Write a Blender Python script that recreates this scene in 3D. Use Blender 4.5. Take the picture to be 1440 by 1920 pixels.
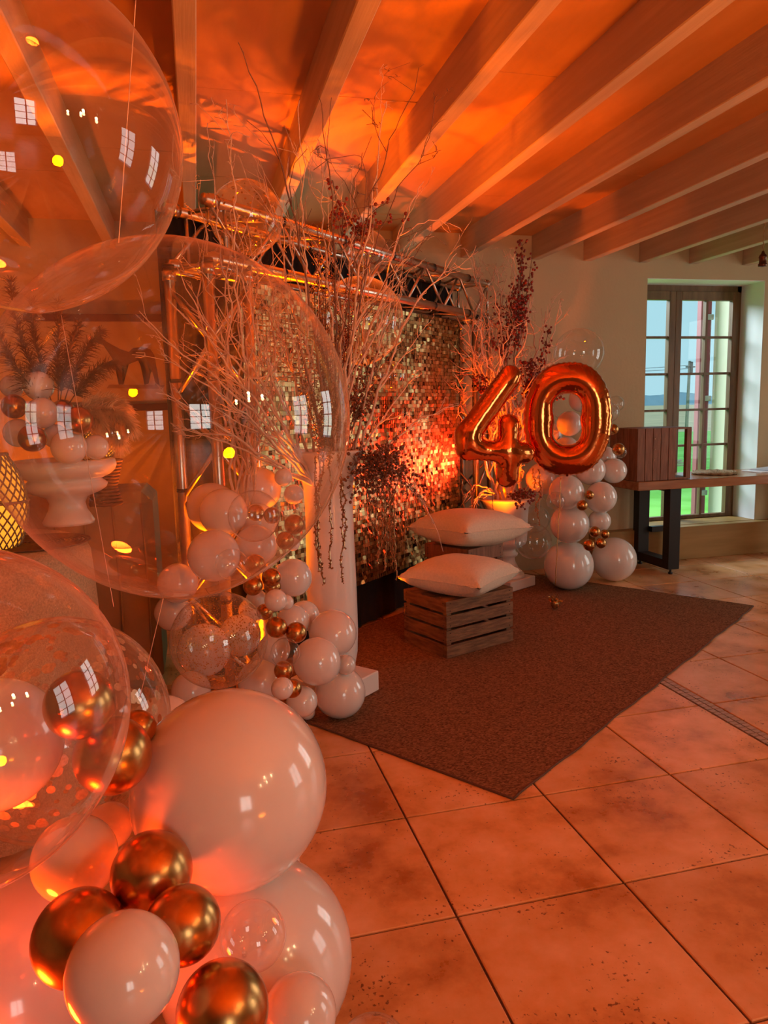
import bpy, bmesh, math, random
import numpy as np
from mathutils import Vector, Matrix, Euler
PI = math.pi
for o in list(bpy.data.objects): bpy.data.objects.remove(o)
scn = bpy.context.scene
COL = scn.collection
# ------------------------------------------------------------------ camera
cam_d = bpy.data.cameras.new('camera'); cam = bpy.data.objects.new('camera', cam_d); COL.objects.link(cam)
FPX = 1376.66
cam_d.sensor_fit = 'VERTICAL'; cam_d.sensor_height = 36.0; cam_d.lens = 36.0 * FPX / 1920.0
cam_d.clip_start = 0.02; cam_d.clip_end = 2000
yaw, pitch, roll = 0.245270928, -0.139274264, -0.0249573820
fw = Vector((math.sin(yaw)*math.cos(pitch), math.cos(yaw)*math.cos(pitch), math.sin(pitch)))
r0 = Vector((math.cos(yaw), -math.sin(yaw), 0)); u0 = r0.cross(fw)
rt = r0*math.cos(roll) + u0*math.sin(roll); up = -r0*math.sin(roll) + u0*math.cos(roll)
cam.matrix_world = Matrix(((rt.x, up.x, -fw.x, 0), (rt.y, up.y, -fw.y, 0), (rt.z, up.z, -fw.z, 1.35), (0, 0, 0, 1)))
scn.camera = cam
# ------------------------------------------------------------------ sky
w = bpy.data.worlds.new('world'); scn.world = w; w.use_nodes = True
wn = w.node_tree.nodes; wl = w.node_tree.links; wn.clear()
wo = wn.new('ShaderNodeOutputWorld'); bg = wn.new('ShaderNodeBackground'); tc = wn.new('ShaderNodeTexCoord')
sx = wn.new('ShaderNodeSeparateXYZ'); rp = wn.new('ShaderNodeValToRGB')
rp.color_ramp.elements[0].position = 0.0; rp.color_ramp.elements[0].color = (0.42, 0.77, 0.90, 1)
rp.color_ramp.elements[1].position = 0.35; rp.color_ramp.elements[1].color = (0.36, 0.74, 0.86, 1)
ns = wn.new('ShaderNodeTexNoise'); ns.inputs['Scale'].default_value = 3
mx = wn.new('ShaderNodeMixRGB'); mx.inputs[0].default_value = 0.2; mx.inputs[2].default_value = (0.5, 0.78, 0.86, 1)
wl.new(tc.outputs['Generated'], sx.inputs[0]); wl.new(sx.outputs['Z'], rp.inputs[0]); wl.new(tc.outputs['Generated'], ns.inputs['Vector'])
wl.new(rp.outputs[0], mx.inputs[1]); wl.new(ns.outputs[0], mx.inputs[0]); wl.new(mx.outputs[0], bg.inputs[0])
bg.inputs[1].default_value = 0.95; wl.new(bg.outputs[0], wo.inputs[0])
scn.view_settings.view_transform = 'Standard'; scn.view_settings.look = 'None'
scn.view_settings.exposure = 0.0; scn.view_settings.gamma = 1.0; scn.view_settings.use_curve_mapping = False
# ------------------------------------------------------------------ lights
def area(name, loc, rot, sx_, sy_, power, col):
    l = bpy.data.lights.new(name, 'AREA'); l.shape = 'RECTANGLE'; l.size = sx_; l.size_y = sy_; l.energy = power; l.color = col
    o = bpy.data.objects.new(name, l); COL.objects.link(o); o.location = loc; o.rotation_euler = rot; return o
def spot(name, loc, to, power, col, ang=100, blend=.6, size=.05):
    l = bpy.data.lights.new(name, 'SPOT'); l.energy = power; l.color = col; l.spot_size = math.radians(ang); l.spot_blend = blend; l.shadow_soft_size = size
    o = bpy.data.objects.new(name, l); COL.objects.link(o); o.location = loc
    o.rotation_euler = (Vector(to)-Vector(loc)).to_track_quat('-Z', 'Y').to_euler(); return o
def point(name, loc, power, col, size=.05):
    l = bpy.data.lights.new(name, 'POINT'); l.energy = power; l.color = col; l.shadow_soft_size = size
    o = bpy.data.objects.new(name, l); COL.objects.link(o); o.location = loc; return o
ORANGE = (1.0, 0.145, 0.0); RED = (1.0, 0.03, 0.012); DAY = (1.0, 0.95, 0.84); WARM = (1.0, 0.60, 0.28); AMBER = (1.0, .20, .0)
# daylight outside the glazed doors and through the windows of the right and rear walls
area('daylight_outside', (1.8, 9.5, 4.4), (-1.05, 0, 0.6), 4.0, 2.5, 700, (.85, .95, 1))
area('daylight_right_near', (6.38, 0.5, 1.4), (0, PI/2, 0), 2.0, 1.3, 28, DAY)
area('daylight_right_far', (6.38, 3.6, 1.4), (0, PI/2, 0), 2.0, 1.3, 32, DAY)
area('daylight_rear', (1.8, -5.2, 1.5), (PI/2, 0, 0), 1.4, 1.7, 46, DAY)
# orange and red uplights on the floor and at the urn, plus added fills
spot('uplight_left', (0.20, 3.57, 0.10), (0.22, 3.22, 2.6), 1250, ORANGE, 70, .8, .05)
spot('uplight_middle', (0.95, 4.02, 0.10), (0.92, 3.75, 2.6), 300, ORANGE, 62, .8, .05)
area('green_fill_behind_drape', (1.0, 5.40, 1.45), (-PI/2, 0, 0), 1.1, 1.5, 7, (.55, 1.0, .70))  # unseen greenish fill, added to tint the ceiling behind the truss
spot('uplight_rear_left', (-1.5, 4.6, 0.10), (-1.2, 4.9, 2.6), 150, ORANGE, 140, .9, .08)
spot('uplight_urn', (2.20, 5.02, 0.66), (2.14, 4.93, 2.6), 210, ORANGE, 95, .9, .05)
spot('uplight_right', (1.93, 4.58, 0.30), (2.12, 5.0, 1.75), 210, (1.0, .13, .0), 70, 1, .05)
spot('uplight_sequins', (2.10, 4.98, 0.95), (1.45, 4.80, 1.30), 210, RED, 130, .9, .05)
spot('uplight_front', (-0.62, 1.20, 0.10), (-0.25, 1.5, 2.2), 75, (1.0, .065, .004), 150, .9, .10)
spot('room_bounce_fill', (1.7, -1.4, 0.15), (1.2, -0.2, 2.6), 1000, AMBER, 112, .9, .2)  # added amber fill in place of the room's warm bounce light
# ------------------------------------------------------------------ materials
MATS = {}
def mat(name, col, rough=.5, metal=0., var=0., scale=8., bump=0., bscale=60., spec=.5, stretch=(1,1,1), col2=None, coat=0., sss=0., detail=4, emis=None, estr=0):
    if name in MATS: return MATS[name]
    m = bpy.data.materials.new(name); m.use_nodes = True; N = m.node_tree.nodes; L = m.node_tree.links
    b = N['Principled BSDF']; b.inputs['Base Color'].default_value = (*col, 1); b.inputs['Roughness'].default_value = rough
    b.inputs['Metallic'].default_value = metal; b.inputs['Specular IOR Level'].default_value = spec; b.inputs['Coat Weight'].default_value = coat
    if emis: b.inputs['Emission Color'].default_value = (*emis, 1); b.inputs['Emission Strength'].default_value = estr
    t = N.new('ShaderNodeTexCoord'); mp = N.new('ShaderNodeMapping'); mp.inputs['Scale'].default_value = stretch
    L.new(t.outputs['Object'], mp.inputs[0])
    if var or col2:
        n = N.new('ShaderNodeTexNoise'); n.inputs['Scale'].default_value = scale; n.inputs['Detail'].default_value = detail; L.new(mp.outputs[0], n.inputs['Vector'])
        r = N.new('ShaderNodeValToRGB'); c2 = col2 or tuple(c*(1-var) for c in col)
        r.color_ramp.elements[0].color = (*c2, 1); r.color_ramp.elements[1].color = (*col, 1)
        r.color_ramp.elements[0].position = .35; r.color_ramp.elements[1].position = .65
        L.new(n.outputs[0], r.inputs[0]); L.new(r.outputs[0], b.inputs['Base Color'])
    if bump:
        n2 = N.new('ShaderNodeTexNoise'); n2.inputs['Scale'].default_value = bscale; n2.inputs['Detail'].default_value = 5; L.new(mp.outputs[0], n2.inputs['Vector'])
        bp = N.new('ShaderNodeBump'); bp.inputs['Strength'].default_value = bump; bp.inputs['Distance'].default_value = .01
        L.new(n2.outputs[0], bp.inputs['Height']); L.new(bp.outputs[0], b.inputs['Normal'])
    MATS[name] = m; return m
def shell(name, haze=.05, hcol=(1,.93,.88), tint=(1,1,1), edge=.5, rough=.0, f0=.09, f1=.75):
    m = bpy.data.materials.new(name); m.use_nodes = True; N = m.node_tree.nodes; L = m.node_tree.links; N.clear()
    out = N.new('ShaderNodeOutputMaterial'); tr = N.new('ShaderNodeBsdfTransparent'); tr.inputs[0].default_value = (*tint, 1)
    gl = N.new('ShaderNodeBsdfGlossy'); gl.inputs['Roughness'].default_value = rough
    df = N.new('ShaderNodeBsdfDiffuse'); df.inputs[0].default_value = (*hcol, 1); tl = N.new('ShaderNodeBsdfTranslucent'); tl.inputs[0].default_value = (*hcol, 1)
    md = N.new('ShaderNodeMixShader'); L.new(df.outputs[0], md.inputs[1]); L.new(tl.outputs[0], md.inputs[2])
    lw = N.new('ShaderNodeLayerWeight'); lw.inputs['Blend'].default_value = .5
    pw = N.new('ShaderNodeMath'); pw.operation = 'POWER'; pw.inputs[1].default_value = 5; L.new(lw.outputs['Facing'], pw.inputs[0])
    ml = N.new('ShaderNodeMath'); ml.operation = 'MULTIPLY_ADD'; ml.inputs[1].default_value = edge; ml.inputs[2].default_value = haze; L.new(pw.outputs[0], ml.inputs[0])
    m1 = N.new('ShaderNodeMixShader'); L.new(ml.outputs[0], m1.inputs[0]); L.new(tr.outputs[0], m1.inputs[1]); L.new(md.outputs[0], m1.inputs[2])
    fr = N.new('ShaderNodeFresnel'); fr.inputs[0].default_value = 1.5
    # reflect equally well from inside and outside the thin film
    ge = N.new('ShaderNodeNewGeometry'); sc = N.new('ShaderNodeVectorMath'); sc.operation = 'DOT_PRODUCT'
    L.new(ge.outputs['Normal'], sc.inputs[0]); L.new(ge.outputs['Incoming'], sc.inputs[1])
    ab = N.new('ShaderNodeMath'); ab.operation = 'ABSOLUTE'; L.new(sc.outputs['Value'], ab.inputs[0])
    iv = N.new('ShaderNodeMath'); iv.operation = 'SUBTRACT'; iv.inputs[0].default_value = 1; L.new(ab.outputs[0], iv.inputs[1])
    p5 = N.new('ShaderNodeMath'); p5.operation = 'POWER'; p5.inputs[1].default_value = 4.2; L.new(iv.outputs[0], p5.inputs[0])
    f2 = N.new('ShaderNodeMath'); f2.operation = 'MULTIPLY_ADD'; f2.inputs[1].default_value = f1; f2.inputs[2].default_value = f0; L.new(p5.outputs[0], f2.inputs[0])
    m2 = N.new('ShaderNodeMixShader'); L.new(f2.outputs[0], m2.inputs[0]); L.new(m1.outputs[0], m2.inputs[1]); L.new(gl.outputs[0], m2.inputs[2])
    L.new(m2.outputs[0], out.inputs[0]); return m
def wood_mat(name, c1, c2, rough=.6, sc=(1,1,1), scale=6, bump=.15):
    return mat(name, c1, rough, 0, 0, scale, bump, scale*4, .4, sc, c2, 0, 0, 6)
M_wall = mat('plaster', (.56,.46,.28), .85, var=.08, scale=1.5, bump=.25, bscale=40)
M_wallw = mat('white_reveal_paint', (.84,.88,.92), .7, var=.04, scale=3)
M_beam = wood_mat('whitewashed_beam', (.58,.46,.34), (.50,.38,.27), .55, (12,.6,12), 3, .12)
M_board = wood_mat('ceiling_board', (.55,.31,.15), (.45,.24,.10), .6, (2,.5,2), 3, .1)
M_dark = mat('dark_void', (.01,.008,.008), .9)
def tile_mat():
    m = bpy.data.materials.new('terracotta_tile'); m.use_nodes = True; N = m.node_tree.nodes; L = m.node_tree.links; b = N['Principled BSDF']
    g = N.new('ShaderNodeNewGeometry'); oi = N.new('ShaderNodeObjectInfo')
    n1 = N.new('ShaderNodeTexNoise'); n1.inputs['Scale'].default_value = 3.2; n1.inputs['Detail'].default_value = 9; n1.inputs['Roughness'].default_value = .62
    L.new(g.outputs['Position'], n1.inputs['Vector'])
    r = N.new('ShaderNodeValToRGB'); e = r.color_ramp.elements
    e[0].position = .33; e[0].color = (.42,.15,.03,1); e[1].position = .68; e[1].color = (.88,.54,.32,1); x = e.new(.5); x.color = (.74,.39,.16,1)
    L.new(n1.outputs[0], r.inputs[0])
    n2 = N.new('ShaderNodeTexNoise'); n2.inputs['Scale'].default_value = 75; n2.inputs['Detail'].default_value = 3; L.new(g.outputs['Position'], n2.inputs['Vector'])
    n3 = N.new('ShaderNodeTexNoise'); n3.inputs['Scale'].default_value = 5; n3.inputs['Detail'].default_value = 2; L.new(g.outputs['Position'], n3.inputs['Vector'])
    ad = N.new('ShaderNodeMath'); ad.operation = 'MULTIPLY_ADD'; ad.inputs[1].default_value = .45; L.new(n3.outputs[0], ad.inputs[0]); L.new(n2.outputs[0], ad.inputs[2])
    r2 = N.new('ShaderNodeValToRGB'); r2.color_ramp.elements[0].position = .50; r2.color_ramp.elements[0].color = (.16,.06,.03,1); r2.color_ramp.elements[1].position = .56; r2.color_ramp.elements[1].color = (1,1,1,1)
    L.new(ad.outputs[0], r2.inputs[0])
    mm = N.new('ShaderNodeMixRGB'); mm.blend_type = 'MULTIPLY'; mm.inputs[0].default_value = .8; L.new(r.outputs[0], mm.inputs[1]); L.new(r2.outputs[0], mm.inputs[2])
    hs = N.new('ShaderNodeHueSaturation'); v = N.new('ShaderNodeMapRange'); v.inputs[3].default_value = .86; v.inputs[4].default_value = 1.12
    L.new(oi.outputs['Random'], v.inputs[0]); L.new(v.outputs[0], hs.inputs['Value']); L.new(mm.outputs[0], hs.inputs['Color']); L.new(hs.outputs[0], b.inputs['Base Color'])
    rr = N.new('ShaderNodeMapRange'); rr.inputs[3].default_value = .16; rr.inputs[4].default_value = .46; L.new(n1.outputs[0], rr.inputs[0]); L.new(rr.outputs[0], b.inputs['Roughness'])
    bp = N.new('ShaderNodeBump'); bp.inputs['Strength'].default_value = .3; bp.inputs['Distance'].default_value = .004; L.new(r2.outputs[0], bp.inputs['Height'])
    bq = N.new('ShaderNodeBump'); bq.inputs['Strength'].default_value = .25; bq.inputs['Distance'].default_value = .01; L.new(n1.outputs[0], bq.inputs['Height']); L.new(bp.outputs[0], bq.inputs['Normal'])
    L.new(bq.outputs[0], b.inputs['Normal']); return m
M_tile = tile_mat()
M_grout = mat('dark_grout', (.13,.055,.03), .85, var=.4, scale=30)
M_stone = mat('mosaic_stone', (.50,.36,.28), .4, var=.3, scale=20)
M_white = mat('white_latex', (.80,.74,.70), .15, var=.03, scale=3, spec=.55, coat=.45)
M_gold = mat('gold_chrome_latex', (.62,.30,.10), .27, metal=1, var=.15, scale=4)
M_clear = shell('clear_film', .02, edge=.35)
M_bigclear = shell('clear_bubble_film', .022, (1,.85,.75), edge=.6)
M_conf = shell('clear_confetti_film', .08, (1,.85,.6), edge=.6)
M_flake = mat('gold_confetti', (.88,.58,.34), .35, metal=.35, var=.3, scale=40)
M_flake2 = mat('fine_gold_confetti', (.62,.34,.10), .3, metal=.8, var=.3, scale=40)
M_foil = mat('red_lit_gold_foil', (.80,.22,.06), .13, metal=1, bump=.25, bscale=9)  # gold foil; the red lamplight is mixed into its base colour
M_vase = mat('white_glazed_vase', (.82,.77,.73), .28, var=.03, scale=3, coat=.3)
M_urn = mat('white_plaster_urn', (.76,.68,.62), .45, var=.06, scale=6, bump=.1)
M_chrome = mat('aluminium_truss', (.72,.62,.52), .28, metal=1, var=.15, scale=20)
M_black = mat('black_molton', (.006,.005,.005), .95, bump=.2, bscale=200)
M_twig = mat('whitewashed_twig', (.78,.60,.48), .7, var=.25, scale=60)
M_twigd = mat('bare_brown_twig', (.22,.12,.08), .7, var=.3, scale=60)
M_berry = mat('red_berry', (.22,.02,.012), .28, coat=.4)
M_glit = mat('copper_glitter', (.55,.28,.12), .3, metal=.85, var=.5, scale=120)
M_bead = mat('brown_bead', (.20,.07,.03), .18, metal=.3, coat=.5)
M_crate = wood_mat('dark_stained_pine', (.26,.13,.055), (.13,.06,.026), .6, (2,2,14), 5, .3)
M_crate2 = wood_mat('red_brown_pine', (.30,.12,.06), (.20,.075,.035), .55, (14,14,2), 4, .2)
M_table = wood_mat('varnished_oak', (.40,.17,.07), (.28,.11,.045), .22, (1,9,9), 3, .05)
M_metal = mat('black_steel', (.018,.015,.015), .45, metal=.3)
M_pine = wood_mat('pine_boxing', (.38,.22,.07), (.30,.17,.05), .5, (.7,8,5), 3, .05)
M_frame = wood_mat('brown_window_wood', (.20,.11,.05), (.13,.07,.03), .45, (8,8,1), 4, .1)
M_linen = mat('oatmeal_linen', (.80,.70,.55), .9, var=.10, scale=90, bump=.5, bscale=300)
M_straw = mat('woven_straw', (.42,.27,.13), .7, var=.5, scale=90, bump=.5, bscale=120)
M_pampas = mat('beige_pampas', (.80,.60,.34), .85, var=.3, scale=30)
M_darkpl = mat('dark_dried_grass', (.12,.05,.025), .85, var=.4, scale=30)
M_line = mat('nylon_line', (.75,.55,.45), .3)
M_gribbon = mat('gold_ribbon', (.75,.42,.15), .25, metal=.9)
# ------------------------------------------------------------------ mesh helpers
def mesh_obj(name, V, F, m, parent=None, smooth=False, link=True):
    me = bpy.data.meshes.new(name); me.from_pydata([tuple(v) for v in V], [], F); me.update()
    if smooth: me.polygons.foreach_set('use_smooth', [True]*len(me.polygons))
    if m: me.materials.append(m)
    o = bpy.data.objects.new(name, me)
    if link: COL.objects.link(o)
    if parent: o.parent = parent
    return o
def bm_obj(name, bm, m, parent=None, smooth=False):
    me = bpy.data.meshes.new(name); bmesh.ops.recalc_face_normals(bm, faces=bm.faces); bm.to_mesh(me); bm.free()
    if smooth: me.polygons.foreach_set('use_smooth', [True]*len(me.polygons))
    me.materials.append(m); o = bpy.data.objects.new(name, me); COL.objects.link(o)
    if parent: o.parent = parent
    return o
def tag(o, label=None, cat=None, group=None, kind=None):
    if label: o['label'] = label
    if cat: o['category'] = cat
    if group: o['group'] = group
    if kind: o['kind'] = kind
    return o
def empty(name, loc, rz=0):
    o = bpy.data.objects.new(name, None); COL.objects.link(o); o.location = loc; o.rotation_euler = (0,0,rz); o.empty_display_size = .05; return o
def dup(o, parent=None):
    c = o.copy(); COL.objects.link(c); c.parent = parent
    for ch in o.children: dup(ch, c)
    return c
def box_bm(bm, lo, hi, bev=0, mtx=None):
    r = bmesh.ops.create_cube(bm, size=1); vs = r['verts']
    for v in vs: v.co = Vector([(lo[i]+hi[i])/2 + v.co[i]*(hi[i]-lo[i]) for i in range(3)])
    if bev:
        es = list({e for v in vs for e in v.link_edges}); r2 = bmesh.ops.bevel(bm, geom=es, offset=bev, segments=1, affect='EDGES'); vs = list({v for f in r2['faces'] for v in f.verts} | {v for v in vs if v.is_valid})
    if mtx is not None:
        for v in vs: v.co = mtx @ v.co
def box(name, lo, hi, m, parent=None, bev=0, mtx=None):
    bm = bmesh.new(); box_bm(bm, lo, hi, bev, mtx); return bm_obj(name, bm, m, parent)
class MB:
    def __init__(s): s.V = []; s.F = []
    def tube(s, P, R, n=5, cap=True):
        P = [Vector(p) for p in P]; b = len(s.V); k = len(P)
        if not hasattr(R, '__len__'): R = [R]*k
        ref = Vector((.3,.2,.93))
        for i in range(k):
            t = (P[min(i+1,k-1)]-P[max(i-1,0)]); t = t.normalized() if t.length > 1e-9 else Vector((0,0,1))
            if abs(t.dot(ref)) > .97: ref = Vector((1,0,.1))
            a = t.cross(ref).normalized(); c = t.cross(a)
            for j in range(n):
                th = 2*PI*j/n; s.V.append(P[i]+(a*math.cos(th)+c*math.sin(th))*R[i])
        for i in range(k-1):
            for j in range(n):
                s.F.append((b+i*n+j, b+i*n+(j+1)%n, b+(i+1)*n+(j+1)%n, b+(i+1)*n+j))
        if cap: s.F.append(tuple(b+j for j in range(n))[::-1]); s.F.append(tuple(b+(k-1)*n+j for j in range(n)))
    def lathe(s, prof, n=48, c=(0,0,0), wob=None):
        b = len(s.V); k = len(prof)
        for (r, z) in prof:
            for j in range(n):
                th = 2*PI*j/n; s.V.append(Vector((c[0]+r*math.cos(th), c[1]+r*math.sin(th), c[2]+z)))
        for i in range(k-1):
            for j in range(n): s.F.append((b+i*n+j, b+i*n+(j+1)%n, b+(i+1)*n+(j+1)%n, b+(i+1)*n+j))
    def ball(s, c, r, seg=6, ring=4):
        b = len(s.V); c = Vector(c); s.V.append(c+Vector((0,0,r)))
        for i in range(1, ring):
            ph = PI*i/ring
            for j in range(seg): th = 2*PI*j/seg; s.V.append(c+Vector((math.sin(ph)*math.cos(th), math.sin(ph)*math.sin(th), math.cos(ph)))*r)
        s.V.append(c-Vector((0,0,r))); e = len(s.V)-1
        for j in range(seg):
            s.F.append((b, b+1+j, b+1+(j+1)%seg)); s.F.append((e, b+1+(ring-2)*seg+(j+1)%seg, b+1+(ring-2)*seg+j))
            for i in range(ring-2): s.F.append((b+1+i*seg+j, b+1+(i+1)*seg+j, b+1+(i+1)*seg+(j+1)%seg, b+1+i*seg+(j+1)%seg))
    def quad(s, a, b_, c, d): k = len(s.V); s.V += [Vector(a), Vector(b_), Vector(c), Vector(d)]; s.F.append((k,k+1,k+2,k+3))
    def disc(s, c, nrm, r, n=7):
        nrm = Vector(nrm).normalized(); a = nrm.orthogonal().normalized(); d = nrm.cross(a); k = len(s.V); c = Vector(c)
        for j in range(n): s.V.append(c+(a*math.cos(2*PI*j/n)+d*math.sin(2*PI*j/n))*r)
        s.F.append(tuple(range(k,k+n)))
    def build(s, name, m, parent=None, smooth=True): return mesh_obj(name, s.V, s.F, m, parent, smooth)
# ------------------------------------------------------------------ the setting
WY = 5.5; XL = -3.2; XR = 6.2; YB = -5.0; CZ = 2.66; BZ = 2.48
floor = box('floor', (XL, YB, -.12), (XR, WY, -.006), M_grout); tag(floor, kind='structure')
tcache = {}
def tile(x0, y0, x1, y1):
    g = .0035; key = (round(x1-x0,3), round(y1-y0,3))
    if key not in tcache:
        hx, hy = (x1-x0)/2-g, (y1-y0)/2-g; b = .003
        V = [(-hx,-hy,-.01),(hx,-hy,-.01),(hx,hy,-.01),(-hx,hy,-.01),(-hx,-hy,-.002),(hx,-hy,-.002),(hx,hy,-.002),(-hx,hy,-.002),
             (-hx+b,-hy+b,0),(hx-b,-hy+b,0),(hx-b,hy-b,0),(-hx+b,hy-b,0)]
        F = [(0,1,5,4),(1,2,6,5),(2,3,7,6),(3,0,4,7),(4,5,9,8),(5,6,10,9),(6,7,11,10),(7,4,8,11),(8,9,10,11)]
        me = bpy.data.meshes.new('tile'); me.from_pydata(V, [], F); me.materials.append(M_tile); tcache[key] = me
    o = bpy.data.objects.new('tile', tcache[key]); COL.objects.link(o); o.location = ((x0+x1)/2, (y0+y1)/2, 0); o.parent = floor
xs = [.6+.503*i for i in range(-8, 12)]; ys = [2.203+.5*j for j in range(-15, 8)]
for x in xs:
    if x > XR-.05 or x < XL-.5: continue
    for y in ys:
        if y < YB: continue
        y1 = min(y+.5, WY-.01); x0 = max(x, XL); x1 = min(x+.503, XR)
        if abs(x-2.109) < .02: x0 = x+.072
        if y1-y > .05: tile(x0, y, x1, y1)
random.seed(5)
st = box('mosaic_stone', (-.5,-.5,-.006), (.5,.5,.0005), M_stone, floor)
smesh = st.data; first = True
y = -1.0
while y < WY-.03:
    ln = random.uniform(.026, .040)
    for k in range(2):
        o = st if first else bpy.data.objects.new('mosaic_stone', smesh)
        if not first: COL.objects.link(o); o.parent = floor
        first = False; wdt = .029
        o.location = (2.128+k*.034+random.uniform(-.001,.001), y+ln/2, 0); o.scale = (wdt, ln-.005, 1); o.rotation_euler = (0,0,random.uniform(-.06,.06))
    y += ln
# ceiling with boards and beams
ceil = box('ceiling', (XL, YB, CZ+.02), (XR, WY, CZ+.12), M_dark); tag(ceil, kind='structure')
BX = [-2.67,-2.13,-1.60,-1.07,-.53,.0,.503,1.005,1.495,2.03,2.62,3.07,3.57,4.04,4.56,5.08,5.60]
edges = [XL] + BX + [XR]
for i, x in enumerate(BX):
    bm = bmesh.new(); box_bm(bm, (x, YB, BZ), (x+.068, WY, CZ+.01), .004)
    bm_obj('ceiling_beam', bm, M_beam, ceil)
for i in range(len(edges)-1):
    x0 = edges[i] + (0.066 if i else 0); x1 = edges[i+1]+.002; y = YB; random.seed(100+i); y += random.uniform(.3,1.1); ya = YB
    while ya < WY:
        yb = min(y, WY)
        o = box('ceiling_board', (x0+.001, ya+.0012, CZ+random.uniform(0,.002)), (x1-.001, yb-.0012, CZ+.018), M_board, ceil)
        ya = yb; y = ya + random.choice((.9, 1.15, 1.25))
# walls. the far wall has the glazed door opening
DX0, DX1, DZ1 = 3.655, 4.80, 2.36
def wall(name, lo, hi, m=M_wall): o = box(name, lo, hi, m); return tag(o, kind='structure')
bm = bmesh.new()
box_bm(bm, (XL, WY, -.1), (DX0, WY+.06, CZ+.1)); box_bm(bm, (DX1+.0, WY, -.1), (XR, WY+.45, CZ+.1)); box_bm(bm, (DX0, WY, DZ1), (DX1, WY+.30, CZ+.1)); box_bm(bm, (XL, WY+.06, -.1), (3.38, WY+.45, CZ+.1))
tag(bm_obj('wall_far', bm, M_wall), kind='structure')
o = box('trim_1', (DX1-.004, WY+.002, .0), (DX1, WY+.30, DZ1), M_wallw); tag(o, kind='structure')
o = box('trim_2', (DX0, WY+.002, DZ1-.004), (DX1, WY+.30, DZ1), M_wallw); tag(o, kind='structure')
wall('wall_left', (XL-.2, YB, -.1), (XL, WY, CZ+.1))
# right and rear walls with window openings
def wall_with_holes(name, axis, pos, a0, a1, holes, th):
    bm = bmesh.new()
    def seg(p0, p1, z0, z1):
        if axis == 'x': box_bm(bm, (pos, p0, z0), (pos+th, p1, z1))
        else: box_bm(bm, (p0, pos-th, z0), (p1, pos, z1))
    cur = a0
    for (h0, h1, z0, z1) in holes:
        seg(cur, h0, -.1, CZ+.1); seg(h0, h1, -.1, z0); seg(h0, h1, z1, CZ+.1); cur = h1
    seg(cur, a1, -.1, CZ+.1); tag(bm_obj(name, bm, M_wall), kind='structure')
wall_with_holes('wall_right', 'x', XR, YB, WY, [(-.2,1.2,.3,2.4),(2.9,4.3,.3,2.4)], .25)
wall_with_holes('wall_rear', 'y', YB, XL, XR, [(1.0,2.6,.6,2.35)], .25)
def plain_window(name, axis, pos, a0, a1, z0, z1):
    e = empty(name, (0,0,0)); tag(e, kind='structure')
    def bx(n, p0, p1, q0, q1):
        if axis == 'x': box(n, (pos, p0, q0), (pos+.05, p1, q1), M_frame, e)
        else: box(n, (p0, pos-.05, q0), (p1, pos, q1), M_frame, e)
    for p in (a0, (a0+a1)/2-.04, a1-.08): bx('frame_post', p, p+.08, z0, z1)
    for k in range(5): zz = z0+(z1-z0-.05)*k/4; bx('frame_rail', a0, a1, zz, zz+.04)
plain_window('window_2', 'x', XR-.08, -.2, 1.2, .3, 2.4); plain_window('window_3', 'x', XR-.08, 2.9, 4.3, .3, 2.4); plain_window('window_4', 'y', YB+.08, 1.0, 2.6, .6, 2.35)
plain_window('window_added', 'y', WY+.0, .45, 1.55, .7, 2.2)  # unseen window, made up to go with the fill behind the drape
# the pine boxing along the far wall
bb = box('baseboard_far', (3.15, WY-.10, 0), (XR, WY+.02, .285), M_pine, bev=.004); tag(bb, kind='structure')
bb2 = box('trim_3', (DX0, WY, .24), (DX1, WY+.32, .288), M_pine); tag(bb2, kind='structure')
# glazed door/window in view
win = empty('window_1', (0,0,0)); tag(win, kind='structure')
FY = 5.81; X0, XM, X1 = 3.40, 4.12, 4.80
box('frame_post', (X0, FY-.03, .28), (X0+.04, FY+.05, DZ1), M_frame, win); box('frame_post', (X1-.045, FY-.03, .28), (X1, FY+.05, DZ1), M_frame, win); box('frame_head', (X0, FY-.03, DZ1-.06), (X1, FY+.05, DZ1+.02), M_frame, win)
M_glass = shell('window_glass', .008, (1,1,1), (.98,1,1), edge=.02, f0=.015, f1=.2)
for (a, b) in ((X0+.03, XM), (XM, X1-.035)):
    lf = empty('casement', (0,0,0)); lf.parent = win
    stile = .062; zt = DZ1-.055; zb = .29
    box('stile', (a, FY-.045, zb), (a+stile, FY+.01, zt), M_frame, lf, .003); box('stile', (b-stile, FY-.045, zb), (b, FY+.01, zt), M_frame, lf, .003)
    box('rail', (a+stile, FY-.045, zt-.075), (b-stile, FY+.01, zt), M_frame, lf, .003); box('rail', (a+stile, FY-.045, zb), (b-stile, FY+.01, zb+.03), M_frame, lf, .003)
    xa, xb = a+stile, b-stile; xm = (xa+xb)/2
    box('muntin', (xm-.011, FY-.035, zb+.03), (xm+.011, FY+.005, zt-.075), M_frame, lf)
    zz = [zb+.03+(zt-.075-zb-.03)*k/6 for k in range(7)]
    for k in range(1, 6): box('muntin', (xa, FY-.033, zz[k]-.010), (xb, FY+.003, zz[k]+.010), M_frame, lf)
    for k in range(6):
        for (p, q) in ((xa, xm-.011), (xm+.011, xb)): box('pane', (p, FY-.018, zz[k]+(.01 if k else 0)), (q, FY-.014, zz[k+1]-(.01 if k < 5 else 0)), M_glass, lf)
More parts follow.
